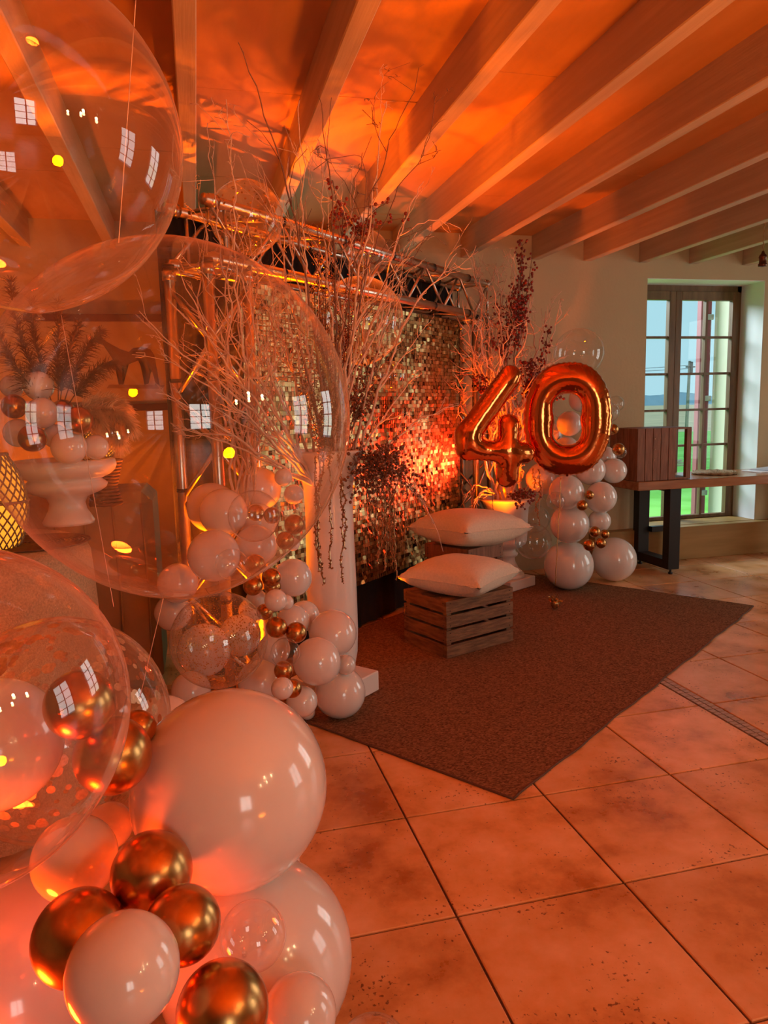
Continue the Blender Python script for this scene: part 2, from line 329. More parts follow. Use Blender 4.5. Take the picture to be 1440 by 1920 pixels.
# ------------------------------------------------------------------ outside
grass = mat('grass', (.22,.62,.06), .9, col2=(.34,.80,.14), scale=1.2, bump=.5, bscale=20, detail=8)
fld = mat('dry_field', (.98,.66,.38), .9, var=.25, scale=.3)
o = mesh_obj('lawn', [(-60,5.96,-.25),(120,5.96,-.25),(120,42,-.6),(-60,42,-.6)], [(0,1,2,3)], grass); tag(o, kind='structure')
o = mesh_obj('dry_field', [(-200,42,-.6),(400,42,-.6),(400,600,-1.5),(-200,600,-1.5)], [(0,1,2,3)], fld); tag(o, kind='structure')
random.seed(3); V = []; F = []
for i in range(81):
    x = -100+i*11; t = i*.35; z = 9+5*math.sin(t)*.5+2.5*math.sin(t*2.7+1)+random.uniform(-.8,.8); V += [(x,560,-2),(x,560+z*1.5,z),(x,640,-2)]
for i in range(80): F += [(i*3,i*3+3,i*3+4,i*3+1),(i*3+1,i*3+4,i*3+5,i*3+2)]
o = mesh_obj('hills', V, F, mat('hazy_blue_hill', (.36,.50,.62), 1, var=.2, scale=.05)); tag(o, kind='structure')
rev = wall('trim_4', (DX1-.05, FY+.05, -.25), (DX1+.3, 6.06, 2.7), mat('cream_render', (.85,.82,.66), .8, var=.08, scale=4))
pole = empty('utility_pole', (14.78, 20, -.4)); tag(pole, 'grey wooden utility pole standing on the lawn outside the window', 'pole')
mb = MB(); mb.tube([(0,0,0),(.02,0,1.5),(.05,0,2.98)], [.055,.05,.042], 10); mb.build('pole_shaft', mat('grey_pole', (.25,.24,.20), .8, var=.3, scale=5), pole)
mb = MB(); mb.tube([(.05,-.06,2.6),(.05,-.09,2.65),(.05,-.09,2.95)], .045, 6); mb.tube([(-.12,-.05,2.8),(.2,-.05,2.8)], .02, 6); mb.build('insulator', M_metal, pole)
for k in range(2):
    mb = MB(); P = [Vector((0,0,2.85-.1*k))+Vector((t*(-14), t*6, 1.2*t*t*2-t*.8+ .2*k*t)) for t in [i/10 for i in range(11)]]
    mb.tube(P, .007, 4); mb.build('cable', M_metal, pole)
sh = empty('shutter', (4.69, 6.09, 0)); tag(sh, 'dark red wooden shutter folded open outside the window', 'shutter')
M_red = mat('dark_red_paint', (.26,.03,.05), .5, var=.1, scale=5)
M_red2 = mat('faded_red_paint', (.38,.10,.13), .5, var=.1, scale=5)
box('shutter_board', (-.045,.0,-.02), (.045,.035,2.42), M_red, sh); box('shutter_board', (-.075,-.01,-.02), (-.047,.045,2.42), M_red2, sh)
for z in (.45, 1.35, 2.10):
    g = box('hinge', (-.02,-.03,z), (.05,.0,z+.05), mat('galvanised_iron', (.45,.48,.5), .4, metal=.8), sh, .004)
for k in range(5):
    o = box('plank', (-.35,-.05,0), (.35,.05,.04), mat('pale_plank', (.6,.45,.3), .8, var=.2), mtx=Matrix.Translation((12.3+.12*(k%3), 17.1+.10*k, -.36+.05*k)) @ Matrix.Rotation(.35*k, 4, 'Z'))
    tag(o, 'pale plank in the small heap lying on the lawn outside', 'plank', 'planks heaped on the lawn')
# ------------------------------------------------------------------ rug
A = Vector((.987,2.202,0)); L = Vector((2.5,1.762,0)).normalized(); W = Vector((-L.y, L.x, 0)); ln = 3.06; wd = 1.78
rug = empty('rug', A); tag(rug, 'rust brown woven rug lying slantwise on the floor tiles before the sequin wall', 'rug')
nx, ny = 120, 60; V = []; F = []; random.seed(8)
for j in range(ny+1):
    for i in range(nx+1):
        s = ln*i/nx; t = wd*j/ny; e = 0
        if j == 0: t += .004*math.sin(s*9)+.002*math.sin(s*23)
        if i == nx: s += .003*math.sin(t*11)
        p = L*s+W*t; h = .007+.0012*math.sin(s*7)*math.sin(t*5)
        V.append((p.x, p.y, h))
for j in range(ny):
    for i in range(nx): a = j*(nx+1)+i; F.append((a,a+1,a+nx+2,a+nx+1))
rm = bpy.data.materials.new('woven_rug'); rm.use_nodes = True; N = rm.node_tree.nodes; Lk = rm.node_tree.links; b = N['Principled BSDF']; b.inputs['Roughness'].default_value = .95; b.inputs['Specular IOR Level'].default_value = .1
tcx = N.new('ShaderNodeTexCoord'); mp = N.new('ShaderNodeMapping'); mp.inputs['Rotation'].default_value = (0,0,-math.atan2(L.y,L.x)); mp.inputs['Scale'].default_value = (.55,1.3,1); Lk.new(tcx.outputs['Object'], mp.inputs[0])
vo = N.new('ShaderNodeTexVoronoi'); vo.inputs['Scale'].default_value = 190; Lk.new(mp.outputs[0], vo.inputs['Vector'])
nz = N.new('ShaderNodeTexNoise'); nz.inputs['Scale'].default_value = 230; Lk.new(mp.outputs[0], nz.inputs['Vector'])
r = N.new('ShaderNodeValToRGB'); r.color_ramp.elements[0].color = (.09,.038,.02,1); r.color_ramp.elements[1].color = (.33,.17,.085,1); r.color_ramp.elements[0].position = .28; r.color_ramp.elements[1].position = .72
mxx = N.new('ShaderNodeMixRGB'); mxx.inputs[0].default_value = .5; Lk.new(vo.outputs['Color'], mxx.inputs[1]); Lk.new(nz.outputs[0], mxx.inputs[2]); Lk.new(mxx.outputs[0], r.inputs[0]); Lk.new(r.outputs[0], b.inputs['Base Color'])
bp = N.new('ShaderNodeBump'); bp.inputs['Strength'].default_value = .9; bp.inputs['Distance'].default_value = .006; Lk.new(mxx.outputs[0], bp.inputs['Height']); Lk.new(bp.outputs[0], b.inputs['Normal'])
mesh_obj('pile', V, F, rm, rug, True)
mb = MB(); B0 = [V[i] for i in range(0,nx+1)] ; mb.tube([(x,y,.0045) for x,y,z in B0], .0045, 6)
mb.tube([(V[j*(nx+1)+nx][0], V[j*(nx+1)+nx][1], .0045) for j in range(ny+1)], .0045, 6); mb.tube([(V[j*(nx+1)][0], V[j*(nx+1)][1], .0045) for j in range(ny+1)], .0045, 6)
mb.tube([(V[ny*(nx+1)+i][0], V[ny*(nx+1)+i][1], .0045) for i in range(nx+1)], .0045, 6)
mb.build('binding', mat('rug_binding', (.12,.055,.03), .9), rug)
# ------------------------------------------------------------------ truss, drape, sequin wall
TU = Vector((.731,.682,0)).normalized(); TN = Vector((-TU.y, TU.x, 0)); T0 = Vector((.083,3.34,0)); TL = 2.86; S = .24; TH = 2.25
truss = empty('stage_truss', T0); tag(truss, 'aluminium box truss arch holding the backdrop, two towers and a top beam', 'truss')
def TP(s, n, z): return TU*s+TN*n+Vector((0,0,z))
def lattice(name_dir, a, bvec, length, c1, c2, start):
    # a box truss running along bvec from point a, section spanned by c1 and c2
    for (p, q) in ((0,0),(1,0),(0,1),(1,1)):
        o = a+c1*S*p+c2*S*q; mb = MB(); mb.tube([o, o+bvec*length], .025, 12); ch = mb.build('chord', M_chrome, truss)
        for k in range(1, int(length/.5)+1): x = o+bvec*(k*.5); mr = MB(); mr.tube([x-bvec*.008, x+bvec*.008], .0275, 12); mr.build('coupler_ring', M_metal, ch)
        for k in (0, 1): x = o+bvec*(.05+k*(length-.1)); mr = MB(); mr.tube([x-bvec*.02, x+bvec*.02], .031, 12); mr.build('coupler_ring', M_chrome, ch)
    sides = [(Vector((0,0,0)), c1, 1), (c2*S, c1, 0), (Vector((0,0,0)), c2, 1), (c1*S, c2, 0)]
    step = .235; k = 0; n = int(length/step)
    for (off, c, ph) in sides:
        for k in range(n):
            p0 = a+off+bvec*(k*step+.02)+(c*S if (k+ph) % 2 else Vector((0,0,0))); p1 = a+off+bvec*((k+1)*step+.02)+(Vector((0,0,0)) if (k+ph) % 2 else c*S)
            mb = MB(); mb.tube([p0, p1], .0095, 8); mb.build('brace', M_chrome, truss)
    for z in (.12, length-.03):
        for (off, c) in ((Vector((0,0,0)), c1), (c2*S, c1), (Vector((0,0,0)), c2), (c1*S, c2)):
            mb = MB(); mb.tube([a+off+bvec*z, a+off+bvec*z+c*S], .0095, 8); mb.build('brace', M_chrome, truss)
Z = Vector((0,0,1))
lattice('tower', TP(0,0,.0), Z, TH-S+.0, TU, TN, 0)
lattice('tower', TP(TL-S,0,.0), Z, TH-S+.0, TU, TN, 0)
lattice('beam', TP(0,0,TH-S), TU, TL, Z, TN, 0)
def sheet(s0, s1, z0, z1, n, amp, freq, ns_, nz_):
    V = []; F = []
    for j in range(nz_+1):
        for i in range(ns_+1):
            s = s0+(s1-s0)*i/ns_; z = z0+(z1-z0)*j/nz_; d = amp*(math.sin(s*freq)+.5*math.sin(s*freq*2.3+1))*(1.15-.3*j/nz_); V.append(TP(s, n+d, z))
    for j in range(nz_):
        for i in range(ns_): a = j*(ns_+1)+i; F.append((a,a+1,a+ns_+2,a+ns_+1))
    return V, F
V, F = sheet(-.02, TL-.02, .02, TH+.0, S+.055, .012, 40, 260, 8)
dr = mesh_obj('backdrop_drape', V, F, M_black, None, True); dr.location = T0; tag(dr, 'black molton cloth hanging behind the truss and the sequin wall', 'drape')
V, F = sheet(S+.05, TL-S-.04, .012, .40, .17, .006, 33, 200, 3)
dr2 = mesh_obj('lower_drape', V, F, M_black, None, True); dr2.location = T0; tag(dr2, 'black cloth strip between the sequin wall and the floor', 'drape')
seq = empty('sequin_wall', T0); tag(seq, 'shimmer backdrop wall of small square gold sequins hung in the truss', 'backdrop')
sm = bpy.data.materials.new('gold_sequin'); sm.use_nodes = True; N = sm.node_tree.nodes; Lk = sm.node_tree.links; b = N['Principled BSDF']; b.inputs['Metallic'].default_value = 1; b.inputs['Roughness'].default_value = .36
ge = N.new('ShaderNodeNewGeometry'); wn_ = N.new('ShaderNodeTexWhiteNoise'); sn = N.new('ShaderNodeVectorMath'); sn.operation = 'SNAP'; sn.inputs[1].default_value = (.03,.03,.03); Lk.new(ge.outputs['Position'], sn.inputs[0]); Lk.new(sn.outputs[0], wn_.inputs[0])
r = N.new('ShaderNodeValToRGB'); r.color_ramp.elements[0].color = (.38,.27,.10,1); r.color_ramp.elements[1].color = (.70,.56,.26,1); Lk.new(wn_.outputs['Value'], r.inputs[0]); Lk.new(r.outputs[0], b.inputs['Base Color'])
SP = .0245; s0, s1, z0, z1 = S+.06, TL-S-.05, .30, TH-S-.04
nS = int((s1-s0)/SP); nZ = int((z1-z0)/SP); random.seed(12)
hs = SP*.47
smesh = bpy.data.meshes.new('sequin'); smesh.from_pydata([(-hs,-hs,0),(hs,-hs,0),(hs,hs,0),(-hs,hs,0),(-hs*.6,-hs*.6,.0015),(hs*.6,-hs*.6,.0015),(hs*.6,hs*.6,.0015),(-hs*.6,hs*.6,.0015)], [], [(0,1,5,4),(1,2,6,5),(2,3,7,6),(3,0,4,7),(4,5,6,7)]); smesh.materials.append(sm)
mb = MB(); cnt = 0
base_rot = Matrix((( TU.x, 0, -TN.x),( TU.y, 0, -TN.y),(0,1,0))).to_4x4()
for i in range(nS):
    for j in range(nZ):
        c = TP(s0+SP*(i+.5), .10, z0+SP*(j+.5))
        tx = random.gauss(0,.13)-.05; ty = random.gauss(0,.13)
        if random.random() < .12: tx += random.uniform(-.6,.6); ty += random.uniform(-.6,.6)
        R = base_rot @ Matrix.Rotation(tx, 4, 'X') @ Matrix.Rotation(ty, 4, 'Y')
        if 4 <= i < 24 and nZ-19 <= j < nZ-4:
            o = bpy.data.objects.new('sequin', smesh); COL.objects.link(o); o.parent = seq; o.matrix_local = Matrix.Translation(c) @ R; cnt += 1
        else: mb.quad(*[c + R.to_3x3() @ Vector(q) for q in ((-hs,-hs,0),(hs,-hs,0),(hs,hs,0),(-hs,hs,0))])
o = mb.build('sequins', sm, seq, False); o['kind'] = 'stuff'
V = [TP(s, .106, z) for (s, z) in ((s0,z0),(s1,z0),(s1,z1),(s0,z1))]+[TP(s, .116, z) for (s, z) in ((s0,z0),(s1,z0),(s1,z1),(s0,z1))]
mesh_obj('backing_panel', V, [(0,1,2,3),(7,6,5,4),(0,4,5,1),(1,5,6,2),(2,6,7,3),(3,7,4,0)], mat('black_grid', (.03,.02,.012), .6), seq)
# ------------------------------------------------------------------ balloons
def balloon_mesh(name, m, n=40, k=28, conf=None):
    mb = MB(); prof = []
    for i in range(k+1):
        ph = PI*i/k; r = math.sin(ph); z = math.cos(ph)
        if z < 0: z *= 1+.06*(1-r)**1.2; 
        prof.append((max(r,.0005), z))
    mb.lathe(prof[::-1], n); me = bpy.data.meshes.new(name); me.from_pydata([tuple(v) for v in mb.V], [], mb.F); me.polygons.foreach_set('use_smooth', [True]*len(me.polygons)); me.materials.append(m); return me
BM = {'W': balloon_mesh('white_balloon', M_white), 'G': balloon_mesh('gold_balloon', M_gold), 'C': balloon_mesh('clear_balloon', M_clear), 'B': balloon_mesh('bubble_balloon', M_bigclear, 96, 64), 'F': balloon_mesh('confetti_balloon', M_conf, 56, 40)}
def knot_mesh(m):
    mb = MB(); mb.lathe([(.10,0),(.05,-.035),(.028,-.06),(.03,-.075),(.075,-.10),(.07,-.115),(.0005,-.10)], 12); me = bpy.data.meshes.new('knot'); me.from_pydata([tuple(v) for v in mb.V], [], mb.F); me.polygons.foreach_set('use_smooth', [True]*len(me.polygons)); me.materials.append(m); return me
KM = {k: knot_mesh(m) for k, m in (('W',M_white),('G',M_gold),('C',M_clear),('B',M_bigclear),('F',M_conf))}
NAMES = {'W':'white_balloon','G':'gold_balloon','C':'clear_balloon','B':'bubble_balloon','F':'confetti_balloon'}
GR = {'front':'balloons of the foreground garland','middle':'balloons of the middle garland','right':'balloons of the far right garland','bowl':'balloons over the white bowl','loose':'clear balloons on the truss'}
DATA = [
('front','C',-0.202,1.070,1.700,0.206,'huge clear bubble balloon filling the upper left corner, cut by the frame'),
('front','C',-0.038,1.408,1.342,0.321,'huge clear bubble balloon left of the tall white vase, whole circle in view'),
('front','C',-0.323,0.995,0.980,0.216,'huge clear bubble balloon glowing orange at the lower left edge'),
('front','F',-0.352,1.755,0.641,0.253,'large clear balloon with gold confetti dots behind the orange-lit bubble'),
('front','W',0.024,1.438,0.597,0.196,'largest white balloon, in the foreground beside the near rug edge'),
('front','W',0.057,1.440,0.205,0.203,'big white balloon under the largest one, resting on the floor tiles'),
('front','W',-0.145,1.001,0.575,0.078,'white balloon at the bottom, in front of four gold balloons'),
('front','W',0.118,1.189,0.278,0.066,'small white balloon cut by the bottom edge, right of the lowest gold one'),
('front','W',-0.263,1.355,0.546,0.076,'white balloon above the gold balloons, half behind the orange-lit bubble'),
('front','W',-0.220,1.497,0.521,0.047,'small white balloon tucked between the large white one and the left bubble'),
('front','W',-0.137,1.983,0.499,0.097,'pinkish white balloon peeping out above left of the largest white balloon'),
('front','W',0.113,1.829,0.159,0.088,'small shaded white balloon squeezed under the largest white balloon'),
('front','W',-0.434,1.507,0.210,0.206,'big orange-lit white balloon in the bottom left corner'),
('front','W',-0.392,1.411,0.761,0.119,'white balloon at the left edge seen through the orange-lit bubble'),
('front','G',-0.222,1.297,0.861,0.059,'gold chrome balloon with its neck facing out, upper one behind the left bubble'),
('front','G',-0.180,1.329,0.747,0.068,'gold chrome balloon half covered by the rim of the left bubble'),
('front','G',-0.144,1.426,0.751,0.035,'small dark gold chrome balloon peeping behind the two near the left bubble'),
('front','G',-0.118,1.220,0.578,0.068,'topmost gold chrome balloon under the largest white balloon'),
('front','G',-0.067,1.108,0.552,0.059,'gold chrome balloon right of the front white balloon, beside the small clear one'),
('front','G',-0.224,1.138,0.542,0.072,'gold chrome balloon left of the front white balloon'),
('front','G',-0.013,1.039,0.448,0.070,'gold chrome balloon cut by the bottom edge of the picture'),
('front','C',0.046,1.258,0.396,0.061,'small clear balloon in front of the big white balloon on the floor'),
('front','C',0.266,1.259,0.081,0.077,'clear balloon at the very bottom edge over the tiles'),
('middle','F',0.035,2.751,0.504,0.181,'clear confetti balloon with gold flakes in the middle garland, in front of white ones'),
('middle','W',0.046,3.332,0.935,0.111,'white balloon at the left top of the middle garland, by the truss legs'),
('middle','W',0.088,3.127,0.937,0.100,'white balloon overlapping the leftmost top balloon of the middle garland'),
('middle','W',0.258,3.332,1.008,0.098,'topmost big white balloon of the middle garland'),
('middle','W',0.342,3.102,1.075,0.037,'small white balloon at the very top right of the middle garland'),
('middle','C',0.190,2.780,0.962,0.098,'clear balloon in front of two small gold ones in the middle garland'),
('middle','W',0.235,3.215,0.874,0.083,'white balloon behind the clear balloon with two gold ones'),
('middle','G',0.212,2.980,0.947,0.034,'small gold balloon, left of two seen through a clear balloon'),
('middle','G',0.271,2.923,0.941,0.033,'small gold balloon, right of two seen through a clear balloon'),
('middle','W',0.387,3.131,0.997,0.043,'small white balloon below the top right one, beside the tall vase'),
('middle','C',0.354,2.977,0.953,0.040,'small clear balloon above the gold pair beside the tall vase'),
('middle','G',0.351,2.867,0.907,0.040,'gold balloon against the left side of the tall white vase, upper of a pair'),
('middle','G',0.307,2.818,0.855,0.035,'gold balloon below left of the one touching the tall vase'),
('middle','W',0.365,3.055,0.795,0.029,'tiny white balloon right of the lower gold balloon by the vase'),
('middle','W',0.037,2.990,0.782,0.105,'white balloon on the left of the middle garland, above the confetti balloon'),
('middle','W',0.212,3.065,0.797,0.089,'white balloon in the middle of the garland, under the clear balloon'),
('middle','C',0.100,2.839,0.771,0.062,'small clear balloon low over the white ones, seen through the big bubble'),
('middle','W',-0.115,3.140,0.646,0.084,'white balloon at the bottom left inside the outline of the big bubble'),
('middle','G',0.192,2.881,0.757,0.040,'gold balloon at the middle of the garland, top of a group of four'),
('middle','G',0.171,2.747,0.702,0.037,'gold balloon at the rim of the big bubble, left of the group of four'),
('middle','G',0.243,2.774,0.722,0.037,'shiny gold balloon just outside the big bubble, right of the group of four'),
('middle','G',0.256,2.886,0.660,0.034,'dark gold balloon below the shiny one of the group of four'),
('middle','W',0.351,2.988,0.666,0.079,'white balloon left of the tall vase at half height, beside the gold group'),
('middle','W',0.242,2.621,0.671,0.041,'small white balloon in front, under the gold group of four'),
('middle','W',0.295,2.767,0.621,0.029,'smaller white balloon half hidden behind the one under the gold group'),
('middle','G',0.216,2.828,0.575,0.032,'gold balloon at the upper right rim of the confetti balloon'),
('middle','W',0.198,3.014,0.583,0.042,'small white balloon above the confetti balloon, behind the gold ones'),
('middle','W',0.338,2.943,0.495,0.067,'white balloon behind the gold pair, right of the confetti balloon'),
('middle','W',0.400,3.056,0.479,0.066,'white balloon touching the base of the tall vase, behind the others'),
('middle','G',0.241,2.624,0.569,0.039,'gold balloon right of the confetti balloon, left of a touching pair'),
('middle','G',0.312,2.628,0.541,0.039,'gold balloon right of the confetti balloon, right of a touching pair'),
('middle','C',0.262,2.559,0.492,0.053,'small clear balloon under the gold pair, right of the confetti balloon'),
('middle','W',0.498,2.918,0.432,0.099,'white balloon in front of the tall vase, upper right of the lower garland'),
('middle','W',0.402,2.747,0.380,0.093,'white balloon below left of the one in front of the vase'),
('middle','W',0.565,3.005,0.260,0.043,'small white balloon half hidden beside the white plinth'),
('middle','W',0.544,3.058,0.117,0.113,'white balloon lying on the rug corner, in front of the white plinth'),
('middle','G',0.256,2.595,0.413,0.035,'gold balloon below the small clear balloon, low in the middle garland'),
('middle','W',0.237,2.477,0.391,0.039,'small white balloon low in the middle garland, beside a dark gold one'),
('middle','G',0.288,2.622,0.330,0.035,'lowest gold balloon of the middle garland, behind a small white one'),
('middle','W',0.336,2.741,0.227,0.061,'white balloon lowest in the middle garland, above the largest white balloon'),
('middle','W',0.400,3.075,0.038,0.034,'grey shaded small balloon on the floor at the foot of the middle garland'),
('middle','W',0.184,2.850,0.288,0.086,'white balloon right under the confetti balloon in the middle garland'),
('middle','W',-0.086,3.006,0.221,0.081,'shaded white balloon left under the confetti balloon'),
('middle','W',-0.145,3.208,0.504,0.079,'shaded white balloon behind the left side of the confetti balloon'),
('middle','W',-0.025,3.136,0.347,0.113,'white balloon seen through the left half of the confetti balloon'),
('middle','W',0.134,3.263,0.357,0.094,'white balloon seen through the right half of the confetti balloon'),
('middle','W',0.262,3.018,0.357,0.068,'white balloon behind the small clear one low in the middle garland'),
('middle','W',0.322,3.165,0.398,0.057,'small white balloon deep behind the gold pair of the middle garland'),
('middle','W',0.236,3.164,0.242,0.067,'white balloon deep behind the low gold balloon of the middle garland'),
('middle','W',0.197,3.377,0.435,0.060,'white balloon deep behind the upper rim of the confetti balloon'),
('right','W',2.583,4.788,0.183,0.180,'white balloon on the floor behind the gold weight of the numeral balloon'),
('right','W',3.029,4.907,0.171,0.168,'white balloon on the floor beside the table legs'),
('right','W',2.515,4.653,0.513,0.136,'white balloon stacked on the two floor balloons by the table'),
('right','W',2.453,4.588,0.749,0.121,'white balloon below the zero balloon, second from the floor pair up'),
('right','W',2.716,4.582,0.700,0.110,'white balloon right of the two small gold ones near the table top'),
('right','W',2.751,4.656,0.519,0.080,'small white balloon between the table leg and the stacked balloons'),
('right','W',2.690,4.685,0.885,0.106,'white balloon behind the lower right curve of the zero balloon'),
('right','W',2.883,4.692,0.871,0.090,'white balloon touching the corner of the table top'),
('right','W',2.895,4.835,0.959,0.081,'white balloon tucked beneath the gold one at the wooden crate'),
('right','W',2.418,4.887,0.817,0.121,'white balloon under the zero balloon, left of its string'),
('right','C',2.276,4.736,0.391,0.129,'clear balloon low beside the pedestal of the urn'),
('right','C',2.370,4.895,0.525,0.103,'clear balloon above the one by the urn pedestal'),
('right','C',2.316,4.478,0.709,0.062,'small clear balloon beneath the zero balloon, left of the string'),
('right','W',2.559,4.753,1.216,0.089,'white balloon seen through the opening of the zero balloon'),
('right','W',2.702,4.845,1.383,0.090,'white balloon at the upper right of the opening in the zero balloon'),
('right','W',2.509,4.929,1.139,0.081,'white balloon at the lower left of the opening in the zero balloon'),
('right','W',2.569,4.812,1.033,0.090,'white balloon at the bottom of the opening in the zero balloon'),
('right','C',2.438,4.889,1.585,0.079,'clear balloon between the tops of the four and the zero'),
('right','C',2.677,4.847,1.712,0.174,'clear balloon resting above the zero balloon against the wall'),
('right','C',2.863,4.739,1.287,0.071,'clear balloon right of the zero balloon, lower of a pair at its edge'),
('right','C',2.969,4.825,1.345,0.059,'clear balloon right of the zero balloon, upper of a pair at its edge'),
('right','G',2.857,4.671,1.168,0.039,'small gold balloon at the upper left of the wooden crate'),
('right','G',2.830,4.554,1.033,0.043,'small gold balloon in front of the wooden crate on the table'),
('right','C',2.899,4.638,1.007,0.043,'tiny clear balloon behind the gold one at the crate'),
('right','G',2.563,4.475,0.736,0.033,'small gold balloon, upper of a pair under the zero balloon'),
('right','G',2.488,4.432,0.674,0.037,'small gold balloon, lower of a pair under the zero balloon'),
('right','G',2.586,4.433,0.487,0.038,'small gold balloon, top left of four above the floor balloons'),
('right','G',2.677,4.458,0.461,0.033,'small gold balloon, top right of four above the floor balloons'),
('right','G',2.518,4.386,0.408,0.040,'small gold balloon, bottom left of four above the floor balloons'),
('right','G',2.595,4.369,0.419,0.036,'small gold balloon, bottom right of four above the floor balloons'),
('bowl','W',-0.687,3.156,1.472,0.043,'small white balloon at the top left of the bunch over the white bowl'),
('bowl','G',-0.659,3.034,1.394,0.045,'gold balloon at the left edge in the bunch over the white bowl'),
('bowl','W',-0.574,3.075,1.469,0.056,'topmost white balloon of the bunch over the white bowl'),
('bowl','W',-0.547,2.948,1.367,0.056,'white balloon in the middle of the bunch over the white bowl'),
('bowl','G',-0.403,2.797,1.336,0.050,'shiny gold balloon right in the bunch over the white bowl'),
('bowl','G',-0.489,3.040,1.374,0.043,'dark gold balloon behind the shiny one over the white bowl'),
('bowl','G',-0.566,2.838,1.278,0.048,'gold balloon low left resting on the rim of the white bowl'),
('bowl','W',-0.649,3.017,1.295,0.053,'white balloon behind the low left gold one in the bowl'),
('bowl','W',-0.515,2.983,1.279,0.046,'white balloon between two gold ones in the white bowl'),
('bowl','W',-0.449,2.839,1.243,0.062,'large white balloon lying in the right half of the white bowl'),
('bowl','W',-0.366,2.905,1.237,0.046,'white balloon at the right rim of the white bowl'),
('bowl','C',-0.318,2.986,1.285,0.061,'clear balloon over the right rim of the bowl, before the woven lamp'),
('loose','F',0.271,3.493,2.217,0.163,'clear confetti balloon sitting on the truss top'),
('loose','C',0.948,4.048,2.189,0.127,'small clear balloon before the top tube of the truss'),
('loose','C',0.842,3.758,1.803,0.220,'large clear balloon before the upper left of the sequin wall'),
('loose','C',1.021,3.829,1.523,0.079,'small clear balloon at the branch tips before the sequin wall'),
]
random.seed(21)
BAL = {}
for (g, ty, x, y, z, R, lab) in DATA:
    k = 'B' if R > .2 and ty == 'C' else ty
    o = bpy.data.objects.new(NAMES[k], BM[k]); COL.objects.link(o); o.location = (x, y, z); e = random.uniform(.975, 1.02); o.scale = (R, R, R*e)
    # the neck points into the garland, away from the front
    d = Vector((x, y, z-1.35)).normalized() + Vector((random.uniform(-.8,.8), random.uniform(-.8,.8), random.uniform(-.7,.2)))
    if 'neck facing out' in lab: d = -Vector((x,y,z-1.35)).normalized()+Vector((-.45,.1,-.15))
    if k == 'B': d = Vector((.05,0,-1))
    if lab.startswith('largest white'): d = Vector((-.55,.5,-.1))
    o.rotation_euler = (-d).to_track_quat('Z', 'X').to_euler()
    tag(o, lab, 'balloon', GR[g])
    kn = bpy.data.objects.new('knot', KM[k]); COL.objects.link(kn); kn.parent = o; kn.location = (0,0,-1.045)
    if k == 'B': kn.scale = (.35,.35,.5)
    BAL[lab] = o
    if ty == 'F':
        mb = MB(); big = R > .2; n = 620 if big else (2600 if lab.startswith('clear confetti balloon with') else 260)
        for q in range(n):
            v = Vector((random.gauss(0,1), random.gauss(0,1), random.gauss(0,1))).normalized()
            if not big and n > 500: v = (v+Vector((.25,-.35,-.3))*random.random()*1.6).normalized()
            s = random.choice((.026,.036,.052)) if big else random.uniform(.006,.016) if n > 500 else random.uniform(.018,.035)
            mb.disc(v*.992, v, s, 8)
        c = mb.build('confetti', M_flake if big else M_flake2, o, False); c['kind'] = 'stuff'
# ------------------------------------------------------------------ tall vase on plinth
vc = (.57, 3.32)
pa = math.atan2(.77, -.64)
pl = empty('plinth', (vc[0], vc[1], .008), pa); tag(pl, 'low square white plinth under the tall white vase', 'plinth')
box('plinth_block', (-.15,-.15,0), (.15,.15,.098), M_vase, pl, .005)
vs = empty('tall_vase', (vc[0], vc[1], .107)); tag(vs, 'tall slender white vase with a flared rim on the square plinth', 'vase')
mb = MB(); mb.lathe([(.0005,.0),(.06,.0),(.078,.012),(.100,.05),(.112,.11),(.117,.22),(.116,.45),(.112,.65),(.110,.80),(.114,.90),(.126,.97),(.148,1.02),(.166,1.045),(.170,1.058),(.165,1.066),(.157,1.06),(.120,.98),(.102,.88),(.10,.5),(.0005,.45)], 64); mb.build('vase_body', M_vase, vs)
# ------------------------------------------------------------------ twigs
def rnd(a): return Vector((random.uniform(-a,a), random.uniform(-a,a), random.uniform(-a,a)))
def branch_mb(mb, p0, p1, bend, r, depth, nsub, seglen=.05, wob=.012, spread=.6, subf=.45, curl=0):
    p0 = Vector(p0); p1 = Vector(p1); c = (p0+p1)/2+Vector(bend); ln = (p1-p0).length; n = max(3, int(ln/seglen)); P = []; R = []
    off = Vector((0,0,0))
    for i in range(n+1):
        t = i/n; off = off*.8 + rnd(wob) if 0 < i else off
        P.append(p0*(1-t)**2+c*2*t*(1-t)+p1*t*t+off); R.append(max(r*(1-.78*t), .0011))
    mb.tube(P, R, 5 if r > .003 else 4)
    if depth > 0:
        for k in range(nsub):
            t = random.uniform(.22, .97); i = min(int(t*n), n-1); q = P[i]; tan = (P[min(i+1,n)]-P[i]).normalized()
            d = (tan+rnd(spread)).normalized(); l = ln*subf*random.uniform(.5,1.1)*(1.15-t*.6)
            branch_mb(mb, q, q+d*l, rnd(.22*l+curl*l), max(R[i]*.70,.0014), depth-1, max(2, int(nsub*.5)), seglen*.8, wob*.8, spread, subf, curl)
def branch(name, label, p0, p1, bend, r=.005, depth=2, nsub=6, m=None, cat='branch', group=None, seed=0, **kw):
    random.seed(seed); mb = MB(); b = Vector(p0); branch_mb(mb, (0,0,0), Vector(p1)-b, bend, r*(1.35 if name != 'weeping_twig' else 1), depth, nsub, **kw)
    for v in mb.V:
        if v.z+b.z > 2.44: v.z = 2.44-b.z+(v.z+b.z-2.44)*.12
    o = mb.build(name, m or M_twig, None, True); o.location = b; tag(o, label, cat, group); return o
g1 = 'pale twigs in the tall vase'; vr = Vector((.57,3.30,1.0)); lab1 = 'whitewashed bare twig fanning up out of the tall white vase'
